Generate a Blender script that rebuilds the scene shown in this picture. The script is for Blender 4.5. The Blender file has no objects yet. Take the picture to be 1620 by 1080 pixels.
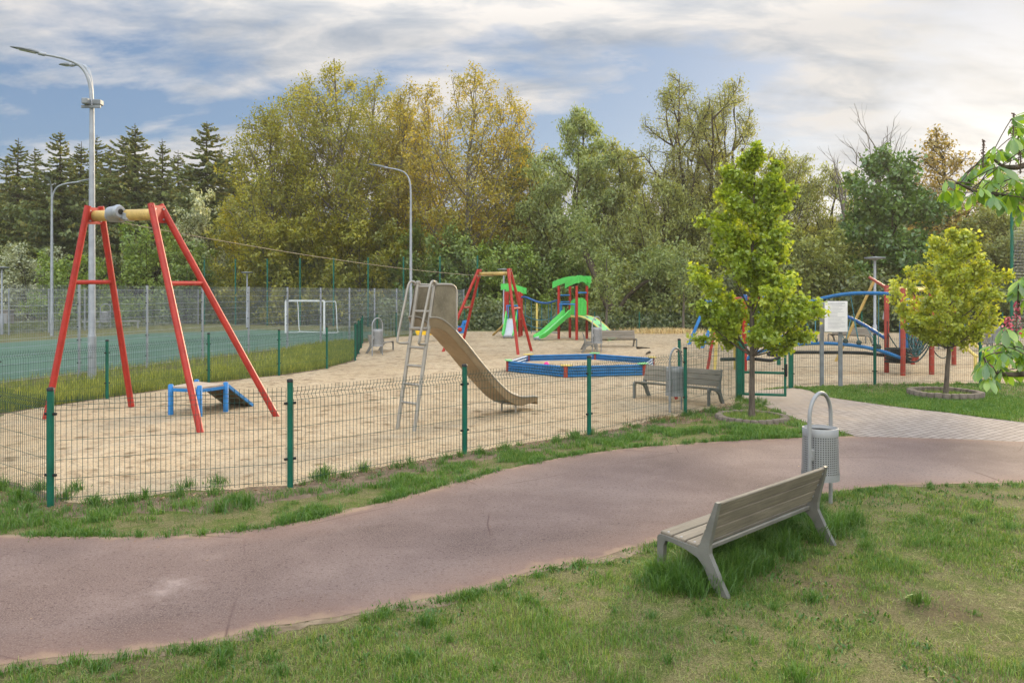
import bpy, math
import numpy as np
from mathutils import Vector, Matrix
C = bpy.context.scene
COL = C.collection
R = math.radians
F = 1260.; HC = 2.2; CX = 810.; HY = 463.      # lens in photo pixels, eye height, principal column, horizon row
def A(*v): return np.array(v, float)
def g(px, py, z=0.):                            # point of the level z seen at a photo pixel
    Y = (HC-z)*F/(py-HY); return A((px-CX)*Y/F, Y, z)
def at(px, py, Y): return A((px-CX)*Y/F, Y, HC-(py-HY)*Y/F)
def nrm(v):
    v = np.asarray(v, float); return v/(np.linalg.norm(v)+1e-12)

# ------------------------------------------------------------------ meshes
class MB:
    def __init__(s): s.v = []; s.f = []; s.s = []; s.n = 0
    def add(s, V, Fc, smooth=False):
        V = np.asarray(V, float).reshape(-1, 3); o = s.n
        s.v.append(V); s.n += len(V)
        for f in Fc: s.f.append([i+o for i in f]); s.s.append(smooth)
        return s
    def tube(s, P, r, n=8, caps=True, closed=False):
        P = np.asarray(P, float); m = len(P)
        r = np.full(m, r, float) if np.isscalar(r) else np.asarray(r, float)
        T = np.zeros_like(P)
        if closed: T = np.roll(P, -1, 0)-np.roll(P, 1, 0)
        else:
            T[1:-1] = P[2:]-P[:-2]; T[0] = P[1]-P[0]; T[-1] = P[-1]-P[-2]
        T /= (np.linalg.norm(T, axis=1)[:, None]+1e-12)
        u = np.cross(T[0], A(0, 0, 1)) if abs(T[0][2]) < .95 else np.cross(T[0], A(1, 0, 0))
        u = nrm(u); a = np.arange(n)*2*math.pi/n; ca = np.cos(a)[:, None]; sa = np.sin(a)[:, None]
        rings = []
        for i in range(m):
            u = nrm(u-T[i]*np.dot(u, T[i])); w = np.cross(T[i], u)
            rings.append(P[i]+r[i]*(ca*u+sa*w))
        V = np.concatenate(rings); Fc = []
        for i in range(m if closed else m-1):
            j = (i+1) % m
            for k in range(n):
                l = (k+1) % n; Fc.append((i*n+k, i*n+l, j*n+l, j*n+k))
        s.add(V, Fc, True)
        if caps and not closed:
            s.add(rings[0], [tuple(range(n))[::-1]]); s.add(rings[-1], [tuple(range(n))])
        return s
    def box(s, c, size, M=None, b=0.):
        c = np.asarray(c, float); h = np.asarray(size, float)/2
        b = min(b, .45*2*h.min()); M = np.eye(3) if M is None else np.asarray(M, float)
        sg = [(x, y, z) for x in (-1, 1) for y in (-1, 1) for z in (-1, 1)]
        if b <= 0:
            V = [M@(h*A(*q)) for q in sg]
            s.add(np.array(V)+c, [(0, 1, 3, 2), (4, 6, 7, 5), (0, 4, 5, 1), (2, 3, 7, 6), (0, 2, 6, 4), (1, 5, 7, 3)]); return s
        V = []
        for q in sg:
            q = A(*q)
            for ax in range(3):
                p = q*(h-b); p[ax] = q[ax]*h[ax]; V.append(M@p)
        I = {q: i*3 for i, q in enumerate(sg)}
        Fc = []
        def fix(f):
            p = [V[i] for i in f]; n = np.cross(p[1]-p[0], p[2]-p[0])
            return f if np.dot(n, sum(p)) > 0 else f[::-1]
        for ax in range(3):
            o = [i for i in range(3) if i != ax]
            for sx in (-1, 1):
                f = []
                for (e, d) in ((-1, -1), (1, -1), (1, 1), (-1, 1)):
                    q = [0, 0, 0]; q[ax] = sx; q[o[0]] = e; q[o[1]] = d; f.append(I[tuple(q)]+ax)
                Fc.append(fix(f))
            for e in (-1, 1):
                for d in (-1, 1):
                    q0 = [0, 0, 0]; q0[ax] = -1; q0[o[0]] = e; q0[o[1]] = d; q1 = list(q0); q1[ax] = 1
                    a0, a1 = I[tuple(q0)], I[tuple(q1)]
                    Fc.append(fix([a0+o[0], a1+o[0], a1+o[1], a0+o[1]]))
        for q in sg: Fc.append(fix([I[q], I[q]+1, I[q]+2]))
        s.add(np.array(V)+c, Fc); return s
    def bar(s, a, b, w, h, up=(0, 0, 1), bev=.004):
        a = np.asarray(a, float); b = np.asarray(b, float); t = nrm(b-a)
        x = np.cross(np.asarray(up, float), t)
        if np.linalg.norm(x) < 1e-4: x = np.cross(A(0, 1, 0), t)
        x = nrm(x); z = np.cross(t, x)
        s.box((a+b)/2, (w, np.linalg.norm(b-a), h), np.array([x, t, z]).T, bev); return s
    def prism(s, poly, o, u, v, th):
        o = np.asarray(o, float); u = nrm(u); v = nrm(v); w = np.cross(u, v); m = len(poly)
        p = np.array([o+u*x+v*y for x, y in poly])
        s.add(np.concatenate([p-w*th/2, p+w*th/2]), [tuple(range(m))[::-1], tuple(range(m, 2*m))]+[(i, (i+1) % m, (i+1) % m+m, i+m) for i in range(m)]); return s
    def lathe(s, prof, n=24, o=(0, 0, 0)):
        a = np.arange(n)*2*math.pi/n; V = []
        for r, z in prof: V.append(np.stack([r*np.cos(a), r*np.sin(a), np.full(n, z)], 1)+np.asarray(o, float))
        Fc = [(i*n+k, i*n+(k+1) % n, (i+1)*n+(k+1) % n, (i+1)*n+k) for i in range(len(prof)-1) for k in range(n)]
        s.add(np.concatenate(V), Fc, True); return s
    def strip(s, A1, B1, th):                   # a sheet between two polylines, given a thickness
        A1 = np.asarray(A1, float); B1 = np.asarray(B1, float); m = len(A1)
        nn = np.cross(B1-A1, np.gradient(A1, axis=0)); nn /= (np.linalg.norm(nn, axis=1)[:, None]+1e-9)
        V = np.concatenate([A1, B1, A1+nn*th, B1+nn*th]); Fc = []
        for i in range(m-1):
            Fc += [(i, i+1, m+i+1, m+i), (2*m+i, 3*m+i, 3*m+i+1, 2*m+i+1), (i, 2*m+i, 2*m+i+1, i+1), (m+i, m+i+1, 3*m+i+1, 3*m+i)]
        Fc += [(0, m, 3*m, 2*m), (m-1, 3*m-1, 4*m-1, 2*m-1)]
        s.add(V, Fc); return s
    def build(s, name, mat, parent=None, kind=None, rel=None):
        V = np.concatenate(s.v) if s.v else np.zeros((0, 3))
        if rel is not None: V = V-np.asarray(rel, float)
        me = bpy.data.meshes.new(name); me.from_pydata(V.tolist(), [], s.f)
        me.polygons.foreach_set('use_smooth', s.s)
        me.materials.append(mat); me.update()
        o = bpy.data.objects.new(name, me); COL.objects.link(o)
        if parent is not None: o.parent = parent
        if kind: o['kind'] = kind
        return o

def raw_mesh(name, V, sizes, idx, mat, parent=None, attrs=None, smooth=False):
    me = bpy.data.meshes.new(name); n = len(V); sizes = np.asarray(sizes, np.int32)
    me.vertices.add(n); me.vertices.foreach_set('co', np.asarray(V, np.float32).ravel())
    me.loops.add(len(idx)); me.loops.foreach_set('vertex_index', np.asarray(idx, np.int32))
    st = np.concatenate([[0], np.cumsum(sizes)[:-1]]).astype(np.int32)
    me.polygons.add(len(sizes)); me.polygons.foreach_set('loop_start', st)
    me.polygons.foreach_set('loop_total', sizes)
    if smooth: me.polygons.foreach_set('use_smooth', np.ones(len(sizes), bool))
    for k, a in (attrs or {}).items():
        a = np.asarray(a, np.float32)
        if a.ndim == 2: me.attributes.new(k, 'FLOAT_VECTOR', 'POINT').data.foreach_set('vector', a.ravel())
        else: me.attributes.new(k, 'FLOAT', 'POINT').data.foreach_set('value', a)
    me.materials.append(mat); me.update(calc_edges=True)
    o = bpy.data.objects.new(name, me); COL.objects.link(o)
    if parent is not None: o.parent = parent
    return o

LABELS = {}
def tag(o, label=None, cat=None, group=None, kind=None):
    if label: o['label'] = label
    if cat: o['category'] = cat
    if group: o['group'] = group
    if kind: o['kind'] = kind
    return o
class Thing:                                    # an Empty at the thing's base; parts are given in world or local coordinates
    def __init__(s, name, label, cat, loc=(0, 0, 0), rz=0., group=None):
        s.o = bpy.data.objects.new(name, None); COL.objects.link(s.o)
        s.loc = np.asarray(loc, float) if len(loc) == 3 else A(loc[0], loc[1], 0)
        s.o.location = s.loc; s.o.rotation_euler = (0, 0, rz); s.o.empty_display_size = .2
        s.rz = rz; tag(s.o, label, cat, group)
    def part(s, name, mb, mat, parent=None, world=True, label=None):
        if world:
            c, n = math.cos(-s.rz), math.sin(-s.rz); M = np.array([[c, -n, 0], [n, c, 0], [0, 0, 1]])
            mb.v = [(v-s.loc)@M.T for v in mb.v]
        o = mb.build(name, mat, parent if parent is not None else s.o)
        if label: o['label'] = label
        return o
def copy_tree(o, parent=None):
    c = o.copy(); COL.objects.link(c)
    if parent is not None: c.parent = parent
    for ch in list(o.children): copy_tree(ch, c)
    return c
def dup(o, loc, rz, label, scale=None, group=None):
    c = copy_tree(o); c.location = (loc[0], loc[1], 0); c.rotation_euler = (0, 0, rz); c['label'] = label
    if group: c['group'] = group
    if scale: c.scale = (scale,)*3
    return c

def arc(a, b, sag, n=12):                       # hanging line (sag > 0) or arch (sag < 0)
    t = np.linspace(0, 1, n)[:, None]; a = np.asarray(a, float); b = np.asarray(b, float)
    P = a+(b-a)*t; P[:, 2] -= (4*sag*t*(1-t))[:, 0]; return P
def spline(P, n=8):
    P = np.asarray(P, float); Q = np.concatenate([[2*P[0]-P[1]], P, [2*P[-1]-P[-2]]]); out = []
    for i in range(1, len(Q)-2):
        for k in range(n):
            t = k/n; a, b, c, d = Q[i-1], Q[i], Q[i+1], Q[i+2]
            out.append(.5*(2*b+(c-a)*t+(2*a-5*b+4*c-d)*t*t+(3*b-a-3*c+d)*t**3))
    out.append(P[-1]); return np.array(out)
def vnoise(x, y, seed=0):
    x = np.asarray(x, float); y = np.asarray(y, float); xi = np.floor(x); yi = np.floor(y); u = x-xi; v = y-yi
    u = u*u*(3-2*u); v = v*v*(3-2*v)
    def h(a, b):
        q = np.sin(a*127.1+b*311.7+seed*74.7)*43758.5453; return q-np.floor(q)
    return (h(xi, yi)*(1-u)+h(xi+1, yi)*u)*(1-v)+(h(xi, yi+1)*(1-u)+h(xi+1, yi+1)*u)*v
def fbm(x, y, seed=0): return .5*vnoise(x, y, seed)+.3*vnoise(2.1*x, 2.1*y, seed+1)+.2*vnoise(4.3*x, 4.3*y, seed+2)
def inpoly(x, y, P):
    r = np.zeros(len(x), bool); m = len(P)
    for i in range(m):
        x0, y0 = P[i][:2]; x1, y1 = P[(i+1) % m][:2]
        if y0 == y1: continue
        r ^= ((y0 > y) != (y1 > y)) & (x < (x1-x0)*(y-y0)/(y1-y0)+x0)
    return r
def linedist(x, y, P):
    d = np.full(len(x), 1e9)
    for i in range(len(P)-1):
        a = np.asarray(P[i][:2], float); b = np.asarray(P[i+1][:2], float); e = b-a
        t = np.clip(((x-a[0])*e[0]+(y-a[1])*e[1])/(e@e+1e-9), 0, 1)
        d = np.minimum(d, np.hypot(x-a[0]-t*e[0], y-a[1]-t*e[1]))
    return d

# ------------------------------------------------------------------ materials
def N(nt, typ, **kw):
    n = nt.nodes.new('ShaderNode'+typ)
    for k, v in kw.items():
        if k.startswith('i_'):
            n.inputs[int(k[2:]) if k[2:].isdigit() else k[2:].replace('_', ' ')].default_value = v
        else: setattr(n, k, v)
    return n
def new_mat(name):
    m = bpy.data.materials.new(name); m.use_nodes = True; nt = m.node_tree; nt.nodes.clear()
    out = N(nt, 'OutputMaterial'); return m, nt, out
def c4(c): return (c[0], c[1], c[2], 1)
def ramp(nt, fac, stops):
    r = N(nt, 'ValToRGB'); e = r.color_ramp.elements
    while len(e) < len(stops): e.new(.5)
    for i, (p, c) in enumerate(stops): e[i].position = p; e[i].color = c4(c) if len(c) == 3 else c
    nt.links.new(fac, r.inputs[0]); return r.outputs[0]
def noise(nt, vec, scale, detail=4., rough=.55, dist=0.):
    n = N(nt, 'TexNoise'); n.inputs['Scale'].default_value = scale; n.inputs['Detail'].default_value = detail
    n.inputs['Roughness'].default_value = rough; n.inputs['Distortion'].default_value = dist
    if vec is not None: nt.links.new(vec, n.inputs['Vector'])
    return n.outputs['Fac']
def mixc(nt, fac, a, b, mode='MIX'):
    m = N(nt, 'Mix', data_type='RGBA', blend_type=mode)
    for s, v in ((m.inputs[0], fac), (m.inputs[6], a), (m.inputs[7], b)):
        if isinstance(v, (int, float)): s.default_value = v
        elif isinstance(v, tuple): s.default_value = c4(v)
        else: nt.links.new(v, s)
    return m.outputs[2]
def mth(nt, op, a, b=None, clamp=False):
    m = N(nt, 'Math', operation=op, use_clamp=clamp)
    for i, v in enumerate((a, b)):
        if v is None: continue
        if isinstance(v, (int, float)): m.inputs[i].default_value = v
        else: nt.links.new(v, m.inputs[i])
    return m.outputs[0]
def mapping(nt, vec, scale=(1, 1, 1), rot=(0, 0, 0), loc=(0, 0, 0)):
    m = N(nt, 'Mapping'); nt.links.new(vec, m.inputs[0]); m.inputs['Scale'].default_value = scale
    m.inputs['Rotation'].default_value = rot; m.inputs['Location'].default_value = loc; return m.outputs[0]
def coords(nt, kind='Object'): return N(nt, 'TexCoord').outputs[kind]
def finish(nt, out, col, rough=.6, metal=0., bump=None, bstr=.3, bdist=.01, spec=.5):
    p = N(nt, 'BsdfPrincipled'); p.inputs['Metallic'].default_value = metal
    p.inputs['Specular IOR Level'].default_value = spec
    if isinstance(col, tuple): p.inputs['Base Color'].default_value = c4(col)
    else: nt.links.new(col, p.inputs['Base Color'])
    if isinstance(rough, (int, float)): p.inputs['Roughness'].default_value = rough
    else: nt.links.new(rough, p.inputs['Roughness'])
    if bump is not None:
        b = N(nt, 'Bump'); b.inputs['Strength'].default_value = bstr; b.inputs['Distance'].default_value = bdist
        nt.links.new(bump, b.inputs['Height']); nt.links.new(b.outputs[0], p.inputs['Normal'])
    nt.links.new(p.outputs[0], out.inputs[0]); return p
def paint(name, c, rough=.45, metal=0., var=.25, dirt=.25, scale=5., fade=None):
    m, nt, out = new_mat(name); v = coords(nt, 'Object')
    n1 = noise(nt, v, scale, 5); n2 = noise(nt, v, scale*9, 3)
    col = ramp(nt, n1, [(.3, tuple(x*(1-var) for x in c)), (.7, tuple(min(1, x*(1+var*.6)) for x in c))])
    d = fade or (.22, .19, .15)
    f = mth(nt, 'MULTIPLY', ramp(nt, n2, [(.5, (0, 0, 0)), (.75, (1, 1, 1))]), dirt)
    col = mixc(nt, f, col, tuple(d))
    rr = mth(nt, 'ADD', mth(nt, 'MULTIPLY', n2, .25), rough-.12)
    finish(nt, out, col, rr, metal, n2, .08, .004, .3); return m
def leafmat(name, c1, c2, c3=None, trans=.45, gloss=.06, tint=(1.25, 1.15, .45), k=2.1):
    c1, c2, c3 = [None if c is None else tuple(min(.8, x*k) for x in c) for c in (c1, c2, c3)]
    m, nt, out = new_mat(name); a = N(nt, 'Attribute', attribute_name='rnd').outputs['Fac']
    st = [(0., c1), (1., c2)] if c3 is None else [(0., c1), (.6, c2), (1., c3)]
    col = ramp(nt, a, st)
    d = N(nt, 'BsdfDiffuse'); t = N(nt, 'BsdfTranslucent'); gl = N(nt, 'BsdfGlossy'); gl.inputs['Roughness'].default_value = .45
    gl.inputs['Color'].default_value = (.9, .95, .9, 1)
    nt.links.new(col, d.inputs[0]); nt.links.new(mixc(nt, 1., col, tint, 'MULTIPLY'), t.inputs[0])
    x = N(nt, 'MixShader'); x.inputs[0].default_value = trans; nt.links.new(d.outputs[0], x.inputs[1]); nt.links.new(t.outputs[0], x.inputs[2])
    y = N(nt, 'MixShader'); y.inputs[0].default_value = gloss; nt.links.new(x.outputs[0], y.inputs[1]); nt.links.new(gl.outputs[0], y.inputs[2])
    nt.links.new(y.outputs[0], out.inputs[0]); return m
M = {}
M['red'] = paint('red_paint', (.37, .026, .018), .4, dirt=.22, fade=(.42, .16, .12))
M['dred'] = paint('dark_red_paint', (.33, .042, .026), .45, dirt=.25)
M['yellow'] = paint('yellow_paint', (.52, .36, .115), .55, var=.35, dirt=.55, fade=(.26, .17, .08))
M['pyellow'] = paint('pale_yellow_paint', (.72, .56, .16), .45, dirt=.2)
M['yplast'] = paint('yellow_plastic', (.8, .5, .02), .35)
M['blue'] = paint('blue_paint', (.008, .125, .33), .42, dirt=.12, fade=(.25, .35, .5))
M['dblue'] = paint('deep_blue_paint', (.012, .085, .27), .42, dirt=.15, fade=(.3, .35, .45))
M['lblue'] = paint('chalky_blue_plastic', (.018, .18, .48), .5, dirt=.12, fade=(.35, .45, .55))
M['green'] = paint('green_post_paint', (.006, .115, .075), .38, dirt=.08)
M['gwire'] = paint('green_wire_coating', (.016, .062, .045), .5, dirt=.0)
M['lime'] = paint('green_plastic', (.085, .52, .095), .4, var=.12, dirt=.08, fade=(.35, .5, .3))
M['plime'] = paint('pale_green_board', (.26, .62, .26), .5, var=.12, dirt=.08, fade=(.35, .5, .3))
M['galv'] = paint('galvanised_steel', (.34, .365, .40), .5, .35, var=.18, dirt=.15, fade=(.3, .3, .3))
M['gwirey'] = paint('galvanised_wire', (.36, .39, .43), .5, .2, dirt=.0)
M['steel'] = paint('brushed_steel', (.34, .318, .28), .5, .4, var=.2, dirt=.2, scale=3, fade=(.36, .3, .22))
M['chute'] = paint('worn_steel_sheet', (.34, .262, .17), .48, .5, var=.25, dirt=.22, scale=2.4, fade=(.3, .22, .14))
M['guard'] = paint('tarnished_guard_sheet', (.25, .215, .155), .45, .4, var=.35, dirt=.35, scale=3, fade=(.42, .38, .3))
M['zinc'] = paint('zinc_sheet', (.31, .315, .32), .55, .2, var=.12, dirt=.12, fade=(.34, .34, .33))
M['grey'] = paint('grey_paint', (.22, .24, .26), .5, .1, dirt=.15)
M['castgrey'] = paint('cast_iron_grey', (.20, .196, .18), .55, .25, dirt=.2)
M['white'] = paint('white_paint', (.72, .73, .74), .45, var=.08, dirt=.12)
M['black'] = paint('black_plastic', (.012, .013, .014), .5, dirt=.1)
M['rubber'] = paint('black_rubber', (.02, .02, .022), .75, dirt=.1)
M['rope'] = paint('teal_rope', (.05, .17, .2), .85, dirt=.2)
M['drope'] = paint('dark_rope', (.03, .055, .055), .85, dirt=.2)
M['cable'] = paint('steel_cable', (.26, .22, .15), .5, .3)
M['pink'] = paint('pink_plastic', (.75, .03, .25), .4, dirt=.0)
M['deck'] = paint('sandy_deck_board', (.42, .34, .26), .8, var=.2, dirt=.4, fade=(.25, .2, .15))
M['ply'] = paint('bare_plywood', (.15, .105, .055), .8, var=.35, dirt=.3, scale=9, fade=(.08, .06, .04))
M['silver'] = paint('slide_bed_steel', (.55, .53, .56), .4, .5, var=.08, dirt=.08)
M['ringstone'] = paint('old_concrete_edging', (.16, .135, .11), .9, var=.4, dirt=.5, scale=7, fade=(.07, .06, .045))
M['concrete'] = paint('concrete', (.24, .21, .18), .9, var=.35, dirt=.4, scale=8, fade=(.12, .11, .09))
M['housewall'] = paint('white_render', (.7, .72, .74), .9, dirt=.08)
M['houseroof'] = paint('grey_roof_tiles', (.18, .19, .22), .8)
M['shed'] = paint('blue_grey_cladding', (.13, .15, .22), .8, var=.2)
M['glass'] = paint('dark_glass', (.03, .035, .04), .15, var=.1, dirt=0)
M['lens'] = paint('lamp_lens', (.5, .52, .5), .25, dirt=0)
M['sign'] = paint('faded_white_board', (.80, .78, .78), .45, var=.06, dirt=.1)
M['text'] = paint('grey_print', (.5, .5, .53), .6, dirt=0)

def wood(name, c1, c2):
    m, nt, out = new_mat(name); v = coords(nt, 'Object')
    s = mapping(nt, v, (1.2, 26, 26)); n1 = noise(nt, s, 2.2, 6, .6, .4); n2 = noise(nt, mapping(nt, v, (1.5, 3, 3)), 1.7, 4)
    n3 = noise(nt, mapping(nt, v, (5, 130, 130)), 2., 3)
    col = ramp(nt, n1, [(.3, c1), (.72, c2)])
    col = mixc(nt, mth(nt, 'MULTIPLY', ramp(nt, n2, [(.4, (0, 0, 0)), (.75, (1, 1, 1))]), .5), col, tuple(x*.55 for x in c1))
    col = mixc(nt, mth(nt, 'MULTIPLY', ramp(nt, n3, [(.55, (0, 0, 0)), (.75, (1, 1, 1))]), .4), col, tuple(x*.4 for x in c1))
    rnd = N(nt, 'ObjectInfo').outputs['Random']; col = mixc(nt, mth(nt, 'MULTIPLY', rnd, .42), col, tuple(x*.62 for x in c1))
    finish(nt, out, col, .82, 0, n1, .45, .005, .25); return m
M['plank'] = wood('weathered_plank', (.20, .172, .135), (.345, .30, .24))
M['gplank'] = wood('grey_weathered_plank', (.22, .215, .225), (.34, .33, .34))
def bark(name, c1, c2, sc=6.):
    m, nt, out = new_mat(name); v = coords(nt, 'Object'); n1 = noise(nt, mapping(nt, v, (1, 1, .25)), sc, 6, .65, .5)
    col = ramp(nt, n1, [(.32, c1), (.7, c2)]); finish(nt, out, col, .95, 0, n1, .6, .03, .1); return m
M['bark'] = bark('brown_bark', (.03, .024, .017), (.105, .085, .06))
M['gbark'] = bark('grey_bark', (.085, .075, .06), (.22, .195, .16), 4)
M['ybark'] = bark('young_bark', (.075, .062, .05), (.18, .15, .125), 14)
M['dbark'] = bark('bleached_deadwood', (.09, .08, .065), (.2, .175, .15), 5)
# ------------------------------------------------------------------ camera, sun, sky
cam = bpy.data.objects.new('camera', bpy.data.cameras.new('camera')); COL.objects.link(cam)
cam.data.sensor_width = 36; cam.data.lens = 36*F/1620; cam.data.shift_y = -(540-HY)/1620
cam.location = (0, 0, HC); cam.rotation_euler = (R(90), 0, 0); cam.data.clip_end = 3000; cam.data.clip_start = .05
C.camera = cam
HAZE = .0005
SUN_EL, SUN_AZ = 14., 33.                       # azimuth clockwise from the view direction
sd = A(math.sin(R(SUN_AZ))*math.cos(R(SUN_EL)), math.cos(R(SUN_AZ))*math.cos(R(SUN_EL)), math.sin(R(SUN_EL)))
sun = bpy.data.objects.new('sun', bpy.data.lights.new('sun', 'SUN')); COL.objects.link(sun)
sun.data.energy = 4.6; sun.data.angle = R(11.); sun.data.color = (1, .80, .52)
sun.rotation_euler = Vector(-sd).to_track_quat('-Z', 'Y').to_euler(); sun.location = (30, 40, 30)
W = bpy.data.worlds.new('World'); C.world = W; W.use_nodes = True; nt = W.node_tree; nt.nodes.clear()
wo = N(nt, 'OutputWorld'); bg = N(nt, 'Background'); bg.inputs[1].default_value = .10; nt.links.new(bg.outputs[0], wo.inputs[0])
sky = N(nt, 'TexSky', sky_type='NISHITA'); sky.sun_disc = False; sky.sun_elevation = R(SUN_EL); sky.sun_rotation = R(SUN_AZ)
sky.air_density = 1.; sky.dust_density = .6; sky.ozone_density = 2.
d = coords(nt, 'Generated'); sp = N(nt, 'SeparateXYZ'); nt.links.new(d, sp.inputs[0])
zz = mth(nt, 'ADD', mth(nt, 'MAXIMUM', sp.outputs[2], 0.), .30)
cb = N(nt, 'CombineXYZ'); nt.links.new(mth(nt, 'DIVIDE', sp.outputs[0], zz), cb.inputs[0]); nt.links.new(mth(nt, 'DIVIDE', sp.outputs[1], zz), cb.inputs[1])
cv = mapping(nt, cb.outputs[0], (.9, 1.25, 1), (0, 0, R(28)), (4.3, 2.9, 0))
n1 = noise(nt, cv, 1.25, 10, .52, .25); n2 = noise(nt, mapping(nt, cb.outputs[0], (.9, 1.5, 1), (0, 0, R(-16)), (7.3, 2.2, 0)), 2.6, 9, .58, .3)
vd = N(nt, 'VectorMath', operation='DOT_PRODUCT'); nt.links.new(d, vd.inputs[0]); vd.inputs[1].default_value = tuple(sd)
dp = mth(nt, 'MAXIMUM', vd.outputs['Value'], 0.)
near = mth(nt, 'POWER', dp, 4.); glow = mth(nt, 'POWER', dp, 70.)
cf = mth(nt, 'ADD', mth(nt, 'ADD', mth(nt, 'MULTIPLY', n1, .62), mth(nt, 'MULTIPLY', n2, .38)), mth(nt, 'MULTIPLY', near, .012))
cfac = ramp(nt, cf, [(.452, (0, 0, 0)), (.485, (.45,)*3), (.53, (1, 1, 1))])
sh1 = noise(nt, mapping(nt, cb.outputs[0], (.9, 1.5, 1), (0, 0, R(24)), (1.3, 5.2, 0)), 2.3, 9, .58, .35); sh2 = noise(nt, mapping(nt, cb.outputs[0], (.8, 2.0, 1), (0, 0, R(30)), (5.1, 1.2, 0)), 5.2, 8, .6, .5)
shade = ramp(nt, mth(nt, 'ADD', mth(nt, 'MULTIPLY', sh1, .58), mth(nt, 'MULTIPLY', sh2, .42)), [(.39, (4.7, 5.3, 6.2)), (.475, (6.9, 7.1, 7.4)), (.545, (9.2, 8.9, 8.6))])
cl = mixc(nt, mth(nt, 'MULTIPLY', glow, .35), shade, (9.6, 9.2, 8.5))
blue = mixc(nt, .45, sky.outputs[0], (2.6, 4.6, 8.2))
blue = mixc(nt, mth(nt, 'MULTIPLY', near, .16), blue, (7.0, 7.5, 8.2))
fin = mixc(nt, cfac, blue, cl)
fin = mixc(nt, mth(nt, 'MULTIPLY', glow, .35), fin, (10., 9.6, 8.7))
zen = ramp(nt, sp.outputs[2], [(.30, (.65, .65, .66)), (.75, (2.55, 2.42, 2.2))])
fin = mixc(nt, 1., fin, zen, 'MULTIPLY')
rear_fill = ramp(nt, mth(nt, 'ADD', mth(nt, 'MULTIPLY', sp.outputs[1], -.5), .5), [(.5, (1, 1, 1)), (.78, (2.2, 2.12, 1.95))])   # sky behind the camera brightened, added to light the sides facing it
fin = mixc(nt, 1., fin, rear_fill, 'MULTIPLY')
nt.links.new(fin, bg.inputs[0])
C.view_settings.view_transform = 'Standard'; C.view_settings.look = 'None'; C.view_settings.exposure = .42; C.view_settings.gamma = 1.
C.cycles.max_bounces = 10; C.cycles.transparent_max_bounces = 8; C.cycles.use_denoising = True; C.cycles.denoising_input_passes = 'RGB_ALBEDO_NORMAL'; C.cycles.denoising_prefilter = 'ACCURATE'
C.cycles.diffuse_bounces = 6; C.cycles.glossy_bounces = 3; C.cycles.caustics_reflective = False; C.cycles.caustics_refractive = False

hm_, hn_, ho_ = new_mat('evening_air'); pv = N(hn_, 'VolumePrincipled'); pv.inputs['Density'].default_value = HAZE; pv.inputs['Color'].default_value = (1., .95, .82, 1); pv.inputs['Anisotropy'].default_value = .3
hn_.links.new(pv.outputs[0], ho_.inputs['Volume'])
hz_ = MB(); hz_.box((0, 60, 13.5), (330, 220, 30)); hz_ = hz_.build('haze', hm_, kind='stuff'); tag(hz_, 'thin warm evening haze in the air over the playground and the trees', 'haze')
# ------------------------------------------------------------------ ground surfaces
def ground_mat():
    m, nt, out = new_mat('lawn_soil'); v = coords(nt, 'Object')
    a = noise(nt, v, .55, 6, .62, .3); b = noise(nt, v, 3.2, 6, .65, .4); f = noise(nt, v, 42., 4, .7); k = mth(nt, 'ADD', mth(nt, 'MULTIPLY', noise(nt, v, 110., 3, .8), .6), mth(nt, 'MULTIPLY', noise(nt, mapping(nt, v, (1, .45, 1), (0, 0, .6)), 330., 2, .7), .4))
    soil = ramp(nt, f, [(.3, (.075, .052, .032)), (.55, (.18, .128, .078)), (.75, (.29, .22, .14))])
    thatch = ramp(nt, k, [(.38, (.05, .045, .02)), (.5, (.20, .18, .075)), (.62, (.42, .37, .20))])
    moss = ramp(nt, k, [(.38, (.03, .045, .01)), (.5, (.11, .155, .03)), (.62, (.30, .29, .10))])
    c = mixc(nt, ramp(nt, b, [(.46, (0, 0, 0)), (.60, (1, 1, 1))]), thatch, moss)
    c = mixc(nt, ramp(nt, a, [(.55, (0, 0, 0)), (.70, (1, 1, 1))]), c, soil)
    c = mixc(nt, 1., c, (.74, .75, .72), 'MULTIPLY'); finish(nt, out, c, .95, 0, mth(nt, 'ADD', f, k), .6, .02, .1); return m
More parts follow.
